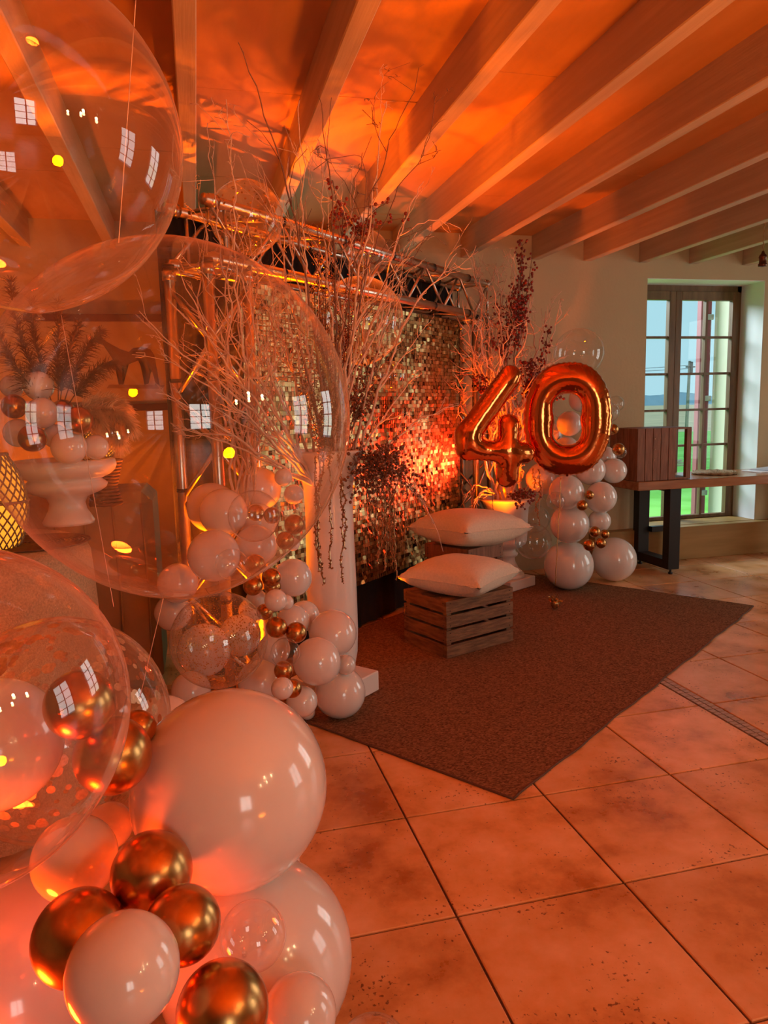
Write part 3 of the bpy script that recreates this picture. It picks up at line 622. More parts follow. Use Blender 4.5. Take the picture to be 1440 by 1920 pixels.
UP = [ # tip, bend
 ((0.417,2.752,2.460), (-.05,.0,.1), .0052), ((0.552,3.112,2.460), (.02,0,.1), .006), ((0.743,2.736,2.460), (-.02,0,.12), .0055),
 ((0.742,3.400,2.391), (.0,0,.1), .006), ((0.801,3.254,2.207), (.02,0,.15), .006), ((0.359,3.388,2.368), (-.05,0,.12), .006),
 ((1.234,3.441,2.089), (.05,0,.28), .006), ((1.147,3.567,2.460), (.0,0,.25), .0055), ((1.005,3.295,2.122), (.0,0,.12), .0055),
 ((0.434,3.231,2.133), (-.03,0,.1), .006), ((0.300,3.370,2.139), (-.05,0,.12), .0055), ((0.635,3.164,2.016), (-.0,0,.1), .005)]
for i, (t, b, r) in enumerate(UP):
    branch('bare_twig', lab1, vr+Vector((random.uniform(-.06,.06), random.uniform(-.06,.06), 0)), t, b, r, 2, 7, M_twig, 'branch', g1, 40+i, spread=.55, subf=.38)
branch('bare_twig', 'single long dark twig reaching highest towards the ceiling from the tall vase', vr, (0.185,2.391,2.460), (.12,0,.15), .005, 1, 4, M_twigd, 'branch', None, 77, subf=.2, wob=.006)
branch('bare_twig', 'dark twig with a crooked tip standing upright above the truss', vr, (0.487,2.717,2.460), (.10,0,.15), .0045, 1, 5, M_twigd, 'branch', None, 78, subf=.25, wob=.006)
for i, (t, b) in enumerate([((0.784,2.417,2.460),(-.1,0,.35)), ((0.973,2.816,2.460),(-.1,0,.35))]):
    branch('weeping_twig', 'thin brown twig curling over under the ceiling boards', vr, t, b, .0045, 3, 7, M_twigd, 'branch', 'curling brown twigs under the ceiling', 90+i, spread=.8, subf=.35, curl=.6)
g2 = 'twigs reaching left from the vase'; lab2 = 'pale twig reaching out sideways to the left of the tall vase'
LF = [((-0.116,2.927,1.592),(-.0,0,.10)), ((-0.042,3.004,1.897),(-.02,0,.1)), ((-0.202,2.914,1.716),(0,0,.12)), ((-0.133,2.856,1.433),(0,0,.05)), ((-0.086,2.946,1.780),(0,0,.08)), ((-0.058,2.974,1.302),(0,0,.03)), ((0.093,3.060,1.798),(0,0,.1)), ((0.162,3.061,1.922),(0,0,.12)), ((0.034,2.928,1.502),(0,0,.02))]
for i, (t, b) in enumerate(LF): branch('bare_twig', lab2, vr+Vector((-.08,-.05,.02)), t, b, .0055, 2, 6, M_twig, 'branch', g2, 120+i, spread=.5, subf=.36)
g3 = 'twigs reaching right from the vase'
for i, (t, b) in enumerate([((1.118,3.317,0.671),(.1,0,.32)), ((1.082,3.501,1.519),(0,0,.1)), ((1.251,3.436,1.359),(.05,0,.14)), ((0.868,3.182,1.825),(0,0,.08)), ((0.950,3.288,1.981),(0,0,.1))]):
    branch('bare_twig', 'pale twig arching right from the tall vase before the sequin wall', vr+Vector((.07,0,.02)), t, b, .0048, 2, 6, M_twig, 'branch', g3, 150+i, spread=.5, subf=.3)
# willow bundle at the left tower
wb = (0.210,3.267,0.913); g4 = 'curly willow stems at the left truss tower'
for i, (x, y) in enumerate([(400,250),(430,300),(380,330),(450,420),(500,470),(420,200),(520,560),(470,360),(395,430),(545,500),(440,560),(360,400)]):
    t = {0:(0.130,3.076,2.460),1:(0.205,3.437,2.441),2:(0.087,3.403,2.359),3:(0.234,3.390,2.164),4:(0.345,3.399,2.057),5:(0.170,2.799,2.460),6:(0.373,3.308,1.838),7:(0.287,3.396,2.301),8:(0.109,3.418,2.144),9:(0.437,3.312,1.974),10:(0.193,3.354,1.842),11:(0.038,3.392,2.202)}[i]
    branch('willow_stem', 'pale curly willow stem standing behind the middle balloons at the left tower', Vector(wb)+Vector((random.uniform(-.05,.05),random.uniform(-.03,.03),-.05)), t, (random.uniform(-.12,.12), random.uniform(-.05,.05), .05), .0052, 2, 8, M_twig, 'branch', g4, 200+i, spread=.7, subf=.22, curl=.5, wob=.016)
# urn and its willow
uc = Vector((2.20,5.02,.008))
ur = empty('pedestal_urn', uc, .5); tag(ur, 'white footed urn on a square base behind the stacked crates', 'urn')
box('urn_base', (-.15,-.15,0), (.15,.15,.075), M_urn, ur, .006)
mb = MB(); mb.lathe([(.0005,.075),(.13,.075),(.125,.10),(.085,.14),(.062,.185),(.055,.22),(.075,.235),(.08,.25),(.062,.265),(.06,.285),(.10,.30),(.135,.325),(.145,.35),(.15,.42),(.152,.52),(.158,.60),(.185,.645),(.200,.655),(.202,.67),(.185,.675),(.150,.64),(.14,.5),(.0005,.45)], 56); mb.build('urn_bowl', M_urn, ur)
ub = uc+Vector((0,0,.58)); g5 = 'coral willow stems in the urn'; M_coral = mat('peeled_willow', (.86,.62,.48), .6, var=.15, scale=40)
URN = [(1.851,4.953,2.095),(1.986,4.993,2.248),(2.122,5.029,2.366),(2.234,5.006,2.401),(2.337,5.006,2.220),(2.363,4.929,2.098),(2.466,4.887,1.983),(1.833,4.810,1.792),(1.750,4.800,1.578),(2.102,4.889,2.089),(2.241,4.886,1.945),(1.984,4.845,1.939),(2.363,4.886,1.798),(1.980,5.075,2.445),(2.123,4.847,1.831),(2.582,4.874,2.092),(1.875,4.767,1.929),(2.003,4.795,2.127),(2.122,4.799,2.217),(2.189,4.687,1.921),(1.877,4.680,1.693),(1.986,4.665,1.778),(2.096,4.612,1.599),(2.220,4.628,1.563)]
for i, t in enumerate(URN):
    branch('willow_stem', 'pale curly willow stem standing in the white footed urn', ub+Vector((random.uniform(-.09,.09),random.uniform(-.06,.06),0)), t, (random.uniform(-.15,.15), random.uniform(-.03,.03), .1), .0098, 2, 12, M_coral, 'branch', g5, 300+i, spread=.6, subf=.26, curl=.5, wob=.02)
for i, t in enumerate([(1.757,4.591,0.506),(1.675,4.607,0.472),(1.730,4.618,0.649),(1.795,4.540,0.583),(2.183,4.503,0.637),(2.212,4.506,0.708)]):
    branch('hanging_willow_stem', 'willow stem drooping over the rim of the white footed urn', ub+Vector((-.1 if i < 4 else .1,-.05,.12)), t, (-.1 if i < 4 else .1,-.05,.25), .005, 1, 5, M_twig, 'branch', 'drooping stems at the footed urn', 340+i, spread=.3, subf=.2, wob=.014)
# berries
def berry_spray(label, p0, p1, bend, n, rad, br, m, name='berry_branch', seed=0, group=None, stems=6):
    random.seed(seed); b = Vector(p0); e = Vector(p1)-b; root = empty(name, b); tag(root, label, 'berry branch', group)
    mb = MB(); pts = []
    for k in range(stems):
        t0 = random.uniform(.0,.5); s = e*t0*.6; q = e*random.uniform(.45,1.05)+rnd(rad); c = (s+q)/2+Vector(bend)*random.uniform(.4,1.2); P = [s*(1-t)**2+c*2*t*(1-t)+q*t*t for t in [i/10 for i in range(11)]]
        mb.tube(P, .0022, 4); pts += P[3:]
    st_ = mb.build('stem', M_twigd, root); mb = MB(); ms = MB()
    for k in range(n):
        a = random.choice(pts); o = a+rnd(rad*.42); mb.ball(o, br*random.uniform(.75,1.15), 7, 5); ms.tube([a, o], .0009, 3)
    o = mb.build('berries', m, root); o['kind'] = 'stuff'; o = ms.build('berry_stalks', M_twigd, root); o['kind'] = 'stuff'; return root
berry_spray('dark red berry branch above the truss over the tall vase', (0.655,3.266,2.038), (0.886,3.174,2.157), (.0,0,.08), 90, .07, .0075, M_berry, seed=1)
berry_spray('small dark red berry sprig up left over the truss', (0.666,3.317,2.049), (0.670,3.299,2.286), (.0,0,.0), 45, .05, .0075, M_berry, seed=2, stems=4)
berry_spray('tall red berry branch on top of the urn bouquet', (2.144,4.804,1.574), (2.282,4.889,2.397), (.02,0,0), 330, .08, .010, M_berry, seed=3, stems=8)
berry_spray('red berry branch leaning right in the urn bouquet', (2.194,4.697,1.279), (2.337,4.750,1.893), (.03,0,.0), 260, .08, .0095, M_berry, seed=4)
berry_spray('red berry branch left in the urn bouquet', (2.108,4.814,1.575), (2.142,4.935,2.114), (.0,0,0), 200, .08, .009, M_berry, seed=5)
berry_spray('red berry sprig low in front of the sequins beside the four', (1.929,4.671,1.357), (1.839,4.730,1.609), (.0,0,0), 70, .06, .009, M_berry, seed=6, stems=4)
berry_spray('red berry sprig drooping over the right rim of the footed urn', (1.938,4.430,0.785), (2.116,4.326,0.734), (.0,0,.04), 80, .06, .009, M_berry, seed=7, stems=4)
berry_spray('dark berry sprig seen through the top of the zero balloon', (2.310,4.689,1.421), (2.488,4.646,1.435), (.0,0,.05), 32, .05, .009, M_berry, seed=8, stems=3)
berry_spray('dark brown beaded branch hanging right of the tall vase', (0.648,3.193,1.160), (0.918,3.159,1.031), (.05,0,.12), 420, .13, .0075, M_bead, 'beaded_branch', seed=9, stems=10)
berry_spray('dark beaded branch at the foot of the large clear balloon by the sequins', (0.646,3.245,1.157), (0.815,3.380,1.662), (.0,0,.02), 150, .09, .007, M_bead, 'beaded_branch', seed=10)
# glitter sprays: upright mass in the vase and hanging strands
def glitter(label, p0, p1, rad, n, seed, m=M_glit):
    random.seed(seed); b = Vector(p0); e = Vector(p1)-b; root = empty('glitter_branch', b); tag(root, label, 'glitter branch')
    mb = MB(); pts = []
    for k in range(14):
        q = e*random.uniform(.6,1.05)+rnd(rad); c = q*.5+rnd(rad*.6); P = [c*2*t*(1-t)+q*t*t for t in [i/14 for i in range(15)]]; mb.tube(P, .002, 4); pts += P
    mb.build('stem', M_twigd, root); mb = MB()
    for k in range(n): mb.ball(random.choice(pts)+rnd(rad*.35), random.uniform(.002,.0048), 5, 3)
    o = mb.build('glitter_beads', m, root, False); o['kind'] = 'stuff'
glitter('copper glitter branch standing in the tall vase, seen through the big bubble', (0.528,3.120,1.168), (0.493,3.146,1.641), .09, 1500, 31)
glitter('tall copper glitter branch rising over the tall vase to the truss', (0.588,3.260,1.159), (0.577,3.347,2.098), .06, 1500, 32)
glitter('dark red glitter branch at the upper left of the sequin wall', (0.632,3.301,1.155), (0.726,3.392,1.949), .07, 1100, 33, mat('red_glitter', (.30,.05,.02), .3, metal=.6, var=.4, scale=90))
def strand(p0, p1, sway, seed, label, group, r=.0028, m=None):
    random.seed(seed); b = Vector(p0); e = Vector(p1)-b; n = 30; mb = MB(); P = []; off = Vector((0,0,0))
    for i in range(n+1): t = i/n; off = off*.7+rnd(.006); P.append(e*t+Vector(sway)*math.sin(PI*t)+off)
    P = [Vector((0,0,0))]+P[1:]
    mb.tube(P, r, 4)
    for p in P:
        for q in range(3): mb.ball(p+rnd(.006), random.uniform(.0022,.0042), 5, 3)
    o = mb.build('hanging_strand', m or M_glit, None, False); o.location = b; tag(o, label, 'strand', group)
HS = [((0.481,2.998,1.172),(0.461,2.857,0.671),(-.02,0,0)),((0.495,2.994,1.172),(0.447,2.868,0.724),(-.01,0,0)),((0.523,2.987,1.171),(0.493,2.856,0.717),(.0,0,0)),((0.557,2.978,1.170),(0.531,2.839,0.669),(.005,0,0)),((0.570,2.975,1.170),(0.545,2.854,0.796),(.01,0,0)),((0.467,3.000,1.164),(0.455,2.865,0.713),(-.02,0,0))]
for i, (a, b, s) in enumerate(HS): strand(a, b, s, 400+i, 'brown glitter strand hanging down the front of the tall white vase', 'strands down the tall vase')
HS2 = [((0.796,3.359,1.120),(0.789,3.296,0.673)),((0.823,3.348,1.095),(0.819,3.278,0.598)),((0.851,3.338,1.069),(0.810,3.301,0.747)),((0.890,3.379,1.065),(0.877,3.308,0.548)),((0.760,3.316,1.124),(0.774,3.263,0.781)),((0.914,3.370,1.039),(0.871,3.318,0.611)),((0.839,3.348,1.119),(0.839,3.287,0.697)),((0.953,3.415,1.059),(0.946,3.368,0.727)),((0.820,3.401,1.092),(0.807,3.335,0.613)),((0.875,3.387,1.090),(0.861,3.326,0.649))]
for i, (a, b) in enumerate(HS2): strand(a, b, (.02*math.sin(i),0,0), 430+i, 'copper glitter strand hanging before the sequins right of the tall vase', 'strands before the sequins', .003)
HS3 = [((1.708,4.603,0.868),(1.668,4.557,0.481)),((1.742,4.595,0.867),(1.736,4.545,0.514)),((1.764,4.533,0.836),(1.741,4.501,0.575)),((2.205,4.590,0.918),(2.225,4.531,0.540)),((2.240,4.582,0.918),(2.205,4.549,0.630))]
for i, (a, b) in enumerate(HS3): strand(a, b, (.02*math.sin(i*2),0,0), 450+i, 'thin glitter strand hanging beside the footed urn', 'strands at the footed urn', .0035)
# ------------------------------------------------------------------ crates and cushions
def crate(name_label, loc, rz, lx, ly, lz, m, n=4, open_top=False, flip=None):
    c = empty('wooden_crate', loc, rz); tag(c, name_label, 'crate'); t = .012; gap = .014; h = (lz-gap*(n-1))/n
    random.seed(int(abs(loc[0])*100))
    for k in range(n):
        z0 = k*(h+gap); e = lambda: random.uniform(-.0015,.0015)
        box('slat', (-lx/2, -ly/2+e(), z0), (lx/2, -ly/2+t, z0+h), m, c, .0015); box('slat', (-lx/2, ly/2-t, z0), (lx/2, ly/2+e(), z0+h), m, c, .0015)
        box('slat', (-lx/2+e(), -ly/2+t, z0), (-lx/2+t, ly/2-t, z0+h), m, c, .0015); box('slat', (lx/2-t, -ly/2+t, z0), (lx/2+e(), ly/2-t, z0+h), m, c, .0015)
    for sx_ in (-1,1):
        for sy_ in (-1,1): box('corner_post', (sx_*(lx/2-t)-(.03 if sx_ > 0 else 0), sy_*(ly/2-t)-(.03 if sy_ > 0 else 0), .002), (sx_*(lx/2-t)+(0 if sx_ > 0 else .03), sy_*(ly/2-t)+(0 if sy_ > 0 else .03), lz-.002), m, c)
    nb = 5; wv = ly/nb
    zt = lz if not open_top else .012
    for k in range(nb): box('bottom_board', (-lx/2+t, -ly/2+k*wv+.004, zt-.012), (lx/2-t, -ly/2+(k+1)*wv-.004, zt), m, c, .001)
    mb = MB()
    for k in range(n):
        for sx_ in (-1,1):
            for dz in (-.02,.02):
                z = k*(h+gap)+h/2+dz
                mb.ball((sx_*(lx/2-.028), -ly/2-.0005, z), .0028, 6, 4); mb.ball((-lx/2-.0005, sx_*(ly/2-.028), z), .0028, 6, 4)
    o = mb.build('nails', M_metal, c); o['kind'] = 'stuff'; return c
ca = math.atan2(.18,.465)
cc = Vector((1.235,3.618,0)) + Vector((math.cos(ca),math.sin(ca),0))*.25 + Vector((-math.sin(ca),math.cos(ca),0))*.19
crate('dark slatted wooden crate on the rug carrying the lower linen cushion', (cc.x, cc.y, .008), ca, .50, .38, .315, M_crate)
c2 = Vector((1.60,4.33,.008))
crate('wooden crate set on end behind the first, carrying the upper linen cushion', c2, ca+.15, .34, .36, .49, M_crate2, 5)
def cushion(label, loc, rot, w_, h_, t_, seed):
    random.seed(seed); n = 44; V = []; F = []
    for side in (1,-1):
        for j in range(n+1):
            for i in range(n+1):
                u = 2*i/n-1; v = 2*j/n-1
                pin = 1-.10*(1-u*u)*abs(v)**2-0*u; pin2 = 1-.10*(1-v*v)*abs(u)**2
                x = u*w_/2*pin2; y = v*h_/2*pin
                z = side*t_/2*(max(0,(1-abs(u)**2.6))*max(0,(1-abs(v)**2.6)))**.42
                z += side*.004*math.sin(u*7+v*3+seed)*(1-u*u)*(1-v*v) + side*.006*math.sin((abs(u)+abs(v))*20)*max(0,abs(u*v)-.3)
                V.append((x, y, z))
    m_ = (n+1)*(n+1)
    for s in (0,1):
        for j in range(n):
            for i in range(n):
                a = s*m_+j*(n+1)+i; q = (a,a+1,a+n+2,a+n+1); F.append(q if s == 0 else q[::-1])
    c = empty('cushion', loc); c.rotation_euler = rot; tag(c, label, 'cushion')
    o = mesh_obj('cushion_cover', V, F, M_linen, c, True)
    bm = bmesh.new(); bm.from_mesh(o.data); bmesh.ops.remove_doubles(bm, verts=bm.verts, dist=.0008); bm.to_mesh(o.data); bm.free()
    o.data.polygons.foreach_set('use_smooth', [True]*len(o.data.polygons))
    edge = [V[i] for i in range(n+1)]+[V[(j+1)*(n+1)-1] for j in range(1,n+1)]+[V[n*(n+1)+i] for i in range(n-1,-1,-1)]+[V[j*(n+1)] for j in range(n-1,-1,-1)]
    mb = MB(); mb.tube(edge, .0028, 6); mb.build('piping', M_linen, c); return c
cushion('oatmeal linen cushion on the front slatted crate, lower of the two', (1.40,3.84,.415), (.02,.03,.75), .55, .50, .20, 1)
cushion('oatmeal linen cushion on the rear crate, upper of the two, tilted', (1.62,4.27,.605), (-.04,.06,.42), .58, .52, .23, 2)
# ------------------------------------------------------------------ foil numerals
def foil(label, name, sdf, ext, loc, rx, thick, seed, freq):
    h = .0065; nx = int(2*ext[0]/h); ny = int(2*ext[1]/h)
    X, Y = np.meshgrid(np.linspace(-ext[0],ext[0],nx), np.linspace(-ext[1],ext[1],ny)); D = sdf(X, Y); ins = D < 0
    phi = np.zeros_like(D)
    for it in range(900):
        p = phi; phi = (np.roll(p,1,0)+np.roll(p,-1,0)+np.roll(p,1,1)+np.roll(p,-1,1)+h*h)/4; phi[~ins] = 0
    H = np.sqrt(phi*2)*thick
    gx, gy = np.gradient(D, axis=1)/(X[0,1]-X[0,0]), np.gradient(D, axis=0)/(Y[1,0]-Y[0,0])
    vert = ins.copy()
    nb = ins | np.roll(ins,1,0) | np.roll(ins,-1,0) | np.roll(ins,1,1) | np.roll(ins,-1,1) | np.roll(np.roll(ins,1,0),1,1) | np.roll(np.roll(ins,-1,0),1,1) | np.roll(np.roll(ins,1,0),-1,1) | np.roll(np.roll(ins,-1,0),-1,1)
    ang = np.arctan2(Y, X); s = ang*freq+X*60*0
    idx = -np.ones(D.shape, int); V = []
    edge = nb & ~ins
    ys_, xs_ = np.where(nb)
    for q, (j, i) in enumerate(zip(ys_, xs_)):
        x, y = X[j,i], Y[j,i]; d = D[j,i]
        if edge[j,i]: x -= d*gx[j,i]; y -= d*gy[j,i]; z = 0.0
        else:
            z = H[j,i]; wv = math.sin(freq*(x*gy[j,i]-y*gx[j,i])*1.0+freq*.9*math.atan2(y,x)*.25)
            z *= 1+.10*wv*math.exp(d/.022)
        idx[j,i] = q; V.append((x, z, y))
    F = []; n = len(V)
    for j in range(ny-1):
        for i in range(nx-1):
            a = (idx[j,i], idx[j,i+1], idx[j+1,i+1], idx[j+1,i])
            if min(a) >= 0 and (ins[j,i] or ins[j,i+1] or ins[j+1,i+1] or ins[j+1,i]): F.append(a); F.append((a[3]+n, a[2]+n, a[1]+n, a[0]+n))
    V2 = V+[(x,-z,y) for (x,z,y) in V]
    o = mesh_obj(name, V2, F, M_foil); bm = bmesh.new(); bm.from_mesh(o.data); bmesh.ops.remove_doubles(bm, verts=bm.verts, dist=.0006); bmesh.ops.smooth_vert(bm, verts=bm.verts, factor=.5, use_axis_x=True, use_axis_y=True, use_axis_z=True); bmesh.ops.recalc_face_normals(bm, faces=bm.faces); bm.to_mesh(o.data); bm.free()
    o.data.polygons.foreach_set('use_smooth', [True]*len(o.data.polygons))
    o.location = loc; o.rotation_euler = rx; tag(o, label, 'balloon'); return o
def cap(X, Y, a, b, ra, rb):
    ax, ay = a; bx_, by_ = b; dx, dy = bx_-ax, by_-ay; t = np.clip(((X-ax)*dx+(Y-ay)*dy)/(dx*dx+dy*dy), 0, 1)
    return np.hypot(X-ax-t*dx, Y-ay-t*dy)-(ra+(rb-ra)*t)
def smin(a, b, k): h = np.clip(.5+.5*(b-a)/k, 0, 1); return b*(1-h)+a*h-k*h*(1-h)
def sdf0(X, Y):
    n = 2.5; a, b = .178, .262; r = (np.abs(X/a)**n+np.abs(Y/b)**n)**(1/n)+1e-6; rad = np.hypot(X, Y); d = (r-1)*rad/r; 
    g = np.hypot(X/(a*a), Y/(b*b))*0+1
    return np.abs(d)*.97-.098-.0025*np.sin(np.arctan2(Y/b, X/a)*46)
def sdf4(X, Y):
    d = smin(cap(X, Y, (.10,.315), (-.165,-.04), .072, .080), cap(X, Y, (-.165,-.130), (.195,-.165), .066, .068), .04)
    d = smin(d, cap(X, Y, (-.165,-.04), (-.165,-.115), .082, .080), .03)
    d = smin(d, cap(X, Y, (.092,.02), (.085,-.31), .066, .072), .03)
    return d-.002*np.sin((X+Y*1.3)*190)
yaw0 = math.atan2(2.33, 4.35)
zero = foil('red-lit gold foil balloon numeral zero floating before the far garland', 'numeral_balloon', sdf0, (.32,.40), (2.312,4.321,1.256), (0,0,-yaw0+.05), .92, 1, 160)
four = foil('red-lit gold foil balloon numeral four left of the zero', 'numeral_balloon', sdf4, (.32,.42), (1.812,4.336,1.216), (.03,0,-yaw0+.30), .95, 2, 160)
def ribbon(label, p0, p1, r, m=M_gribbon, cat='ribbon', wob=.003, seed=0, name='balloon_string'):
    random.seed(seed); b = Vector(p0); e = Vector(p1)-b; mb = MB(); n = 24
    mb.tube([e*(i/n)+(rnd(wob) if 0 < i < n else Vector((0,0,0))) for i in range(n+1)], r, 5); o = mb.build(name, m); o.location = b; tag(o, label, cat); return o
ribbon('gold string running from the zero balloon down to its weight on the rug', (2.260,4.301,0.882), (2.220,4.291,0.168), .0026, seed=1)
ribbon('dark string hanging from the four balloon behind the upper cushion', (1.778,4.286,0.808), (1.788,4.295,0.602), .0026, M_twigd, seed=2)
random.seed(9); wt = empty('balloon_weight', (2.234,4.318,0.095)); tag(wt, 'crumpled gold foil weight on the rug under the zero balloon', 'weight')
wt.location.z = .012
mb = MB(); mb.ball((0,0,.03), .028, 12, 8); o = mb.build('weight_body', M_gribbon, wt)
for v in o.data.vertices: v.co += rnd(.006)
mb = MB()
for k in range(26):
    d = Vector((random.uniform(-1,1), random.uniform(-1,1), random.uniform(.0,1.6))).normalized(); s_ = d.orthogonal().normalized()*.006; a = Vector((0,0,.045)); t = a+d*random.uniform(.03,.06)
    mb.quad(a-s_, a+s_, t+s_*1.4, t-s_*1.4)
o = mb.build('foil_tuft', M_gribbon, wt, False)
# inflation neck on the zero
mb = MB(); mb.tube([(0,-.02,-.24),(0,-.035,-.31),(0,-.03,-.365)], [.012,.016,.008], 8); mb.build('neck', M_foil, zero)
# ------------------------------------------------------------------ table, crate on it, tray, magazines
tb = empty('side_table', (3.22,4.90,0)); tag(tb, 'oak topped table on black steel legs before the window', 'table')
box('tabletop', (0,0,.685), (2.1,.55,.752), M_table, tb, .004)
box('leg', (.30,.03,.045), (.40,.11,.685), M_metal, tb, .002); box('leg', (.30,.44,.045), (.40,.52,.685), M_metal, tb, .002)
box('foot_rail', (.30,.11,.045), (.40,.44,.115), M_metal, tb, .002); box('top_rail', (.30,.11,.66), (.40,.44,.685), M_metal, tb)
box('leg', (1.8,.03,.0), (1.9,.11,.685), M_metal, tb, .002); box('leg', (1.8,.44,.0), (1.9,.52,.685), M_metal, tb, .002)
for (x, y) in ((.35,.07),(.35,.48)):
    mb = MB(); mb.lathe([(.0005,0),(.016,0),(.018,.012),(.008,.018),(.008,.046)], 14, (x,y,0)); mb.build('levelling_foot', M_metal, tb)
box('brace', (.40,.40,.28), (.62,.45,.325), M_metal, tb, .002); box('brace', (.57,.40,.06), (.62,.45,.28), M_metal, tb, .002)
tc_ = empty('wooden_crate', (3.50,5.14,.754), 0.0); tag(tc_, 'red brown wooden crate standing on end on the table by the window', 'crate')
# crate on its side: closed plank bottom to the left front, open frame to the right
lx, ly, lz = .30, .36, .40
for k in range(4): box('slat', (-.26, -.21+.0+k*.0, 0), (-.25,-.2,.01), M_crate2, tc_) if False else None
nk = 5; ww = .34/nk
for k in range(nk): box('slat', (-.27+k*ww+.002, -.20, 0), (-.27+(k+1)*ww-.003, -.188, lz), M_crate2, tc_, .001)
for k in range(4): box('slat', (-.27, -.188+k*.095, 0), (-.258, -.188+k*.095+.088, lz), M_crate2, tc_, .001)
for k in range(2): box('slat', (.058, -.188+k*.26, 0), (.07, -.188+k*.26+.075, lz), M_crate2, tc_, .001)
box('end_board', (-.258,-.188,0), (.21,.19,.014), M_crate2, tc_, .001); box('end_board', (-.258,-.188,lz-.014), (.21,.19,lz), M_crate2, tc_, .001)
box('corner_post', (.17,-.188,.014), (.21,-.155,lz-.014), M_crate2, tc_); box('corner_post', (.13,.155,.014), (.21,.19,lz-.014), M_crate2, tc_)
mb = MB()
for k in range(4): mb.ball((-.12,-.2005,.08+k*.08), .0045, 8, 5)
mb.build('nails', mat('bright_nail', (.8,.65,.5), .2, metal=1), tc_)
ty_ = empty('woven_tray', (4.12,5.20,.753)); tag(ty_, 'flat round woven straw mat lying on the table', 'mat')
mb = MB()
for k in range(9):
    R_ = .02+k*.0185; P = [(R_*math.cos(a*PI/24), R_*math.sin(a*PI/24)*.95, .012+.004*math.sin(a*2.1+k)) for a in range(49)]; mb.tube(P, .011, 6, False)
mb.build('straw_coil', M_straw, ty_)
mz = [('white magazine with glossy cover beside the straw mat, lower one', (4.62,5.20,.753), .1, (.75,.76,.78)), ('small grey booklet lying on the magazine at the right edge', (4.70,5.22,.7635), .35, (.5,.53,.58))]
for lab, loc, rz, c in mz:
    o = box('magazine', (-.15,-.105,0), (.15,.105,.009), mat('paper_'+lab[:5], c, .3), None, .001); o.location = loc; o.rotation_euler.z = rz; tag(o, lab, 'magazine')
# pendant socket
pd = empty('pendant_lamp', (3.637,4.2,2.48)); tag(pd, 'bronze pendant lamp socket hanging on a twisted cord from a beam at the right edge', 'lamp')
mb = MB(); mb.tube([(.003*math.sin(k*1.3),.003*math.cos(k*1.3),-k*.008) for k in range(0,24)], .0028, 5); mb.build('cord', mat('brass_cord', (.35,.2,.08), .6), pd)
mb = MB(); mb.lathe([(.0005,-.17),(.008,-.175),(.012,-.19),(.022,-.20),(.026,-.215),(.022,-.22),(.022,-.25),(.028,-.256),(.026,-.27),(.012,-.272),(.0005,-.262)], 20); mb.build('socket', mat('dark_bronze', (.12,.05,.025), .35, metal=.8), pd)
# lamps of the room that the balloons reflect
M_bulb = mat('warm_bulb', (1,.8,.5), .3, emis=(1,.72,.38), estr=60)
for i, (x, y, z) in enumerate([(1.9,-.6,1.98),(2.25,-.35,1.9),(1.95,-1.3,1.88),(2.4,-1.1,1.96)]):
    e = empty('pendant_lamp', (x, y, BZ)); tag(e, 'warm glowing bulb hanging on a cord in the room behind the camera', 'lamp', 'glowing pendant bulbs')
    mb = MB(); mb.tube([(0,0,0),(0,0,z+.06-BZ)], .003, 5); mb.build('cord', M_metal, e)
    mb = MB(); mb.ball((0,0,z-BZ), .045, 16, 10); mb.build('bulb', M_bulb, e)
    point('pendant_glow', (x, y, z-.08), 3, WARM, .05)
# ------------------------------------------------------------------ left side: hessian table, bowl, lamps, plants, poster
M_hess = mat('hessian_cloth', (.80,.56,.32), .95, var=.3, scale=160, bump=.8, bscale=260)
tc2 = (-.86, 2.72); TZ = .92
t2 = empty('round_table', (*tc2, 0)); tag(t2, 'high round table wearing a hessian cloth at the left edge', 'table')
mb = MB(); mb.lathe([(.0005,TZ),(.43,TZ),(.458,TZ-.015),(.47,TZ-.04)]+[(.473+.02*k/10, TZ-.05-k*.084) for k in range(1,11)], 96)
for v in mb.V:
    a = math.atan2(v.y, v.x); f_ = max(0, (TZ-.05-v.z))/TZ; k = 1+.045*f_*math.sin(a*13)+.02*f_*math.sin(a*29+1); v.x *= k; v.y *= k
mb.build('hessian_cloth', M_hess, t2)
mb = MB(); mb.tube([(0,0,.0),(0,0,TZ-.02)], .03, 12); mb.build('table_post', M_metal, t2)
# draped block behind
bl = empty('draped_console', (-.56,3.95,0)); tag(bl, 'tall console draped in a plain ochre cloth behind the round table', 'console')
bm = bmesh.new(); box_bm(bm, (-.55,-.28,.01), (.33,.28,.985), .05); o = bm_obj('ochre_cloth', bm, mat('ochre_cloth', (.36,.26,.14), .85, var=.15, scale=5, bump=.3, bscale=12), bl)
for p_ in o.data.polygons: p_.use_smooth = False
mb = MB()
for k in range(7): x = -.5+k*.13; mb.tube([(x,-.283,.05),(x+.01,-.285,.5),(x,-.283,.93)], .006, 5)
mb.build('cloth_fold', mat('ochre_cloth', (.36,.26,.14)), bl)
# white footed bowl
bw = empty('footed_bowl', (-0.511,3.093,0.978)); bw.location.z = TZ+.001; tag(bw, 'wide white footed bowl filled with balloons on the hessian table', 'bowl')
mb = MB(); mb.lathe([(.0005,0),(.085,0),(.088,.01),(.078,.028),(.065,.05),(.06,.075),(.07,.095),(.115,.112),(.135,.125),(.142,.14),(.128,.152),(.122,.158),(.15,.17),(.168,.185),(.176,.203),(.172,.222),(.160,.228),(.145,.225),(.120,.19),(.08,.165),(.0005,.155)], 64); mb.build('bowl_body', M_vase, bw)
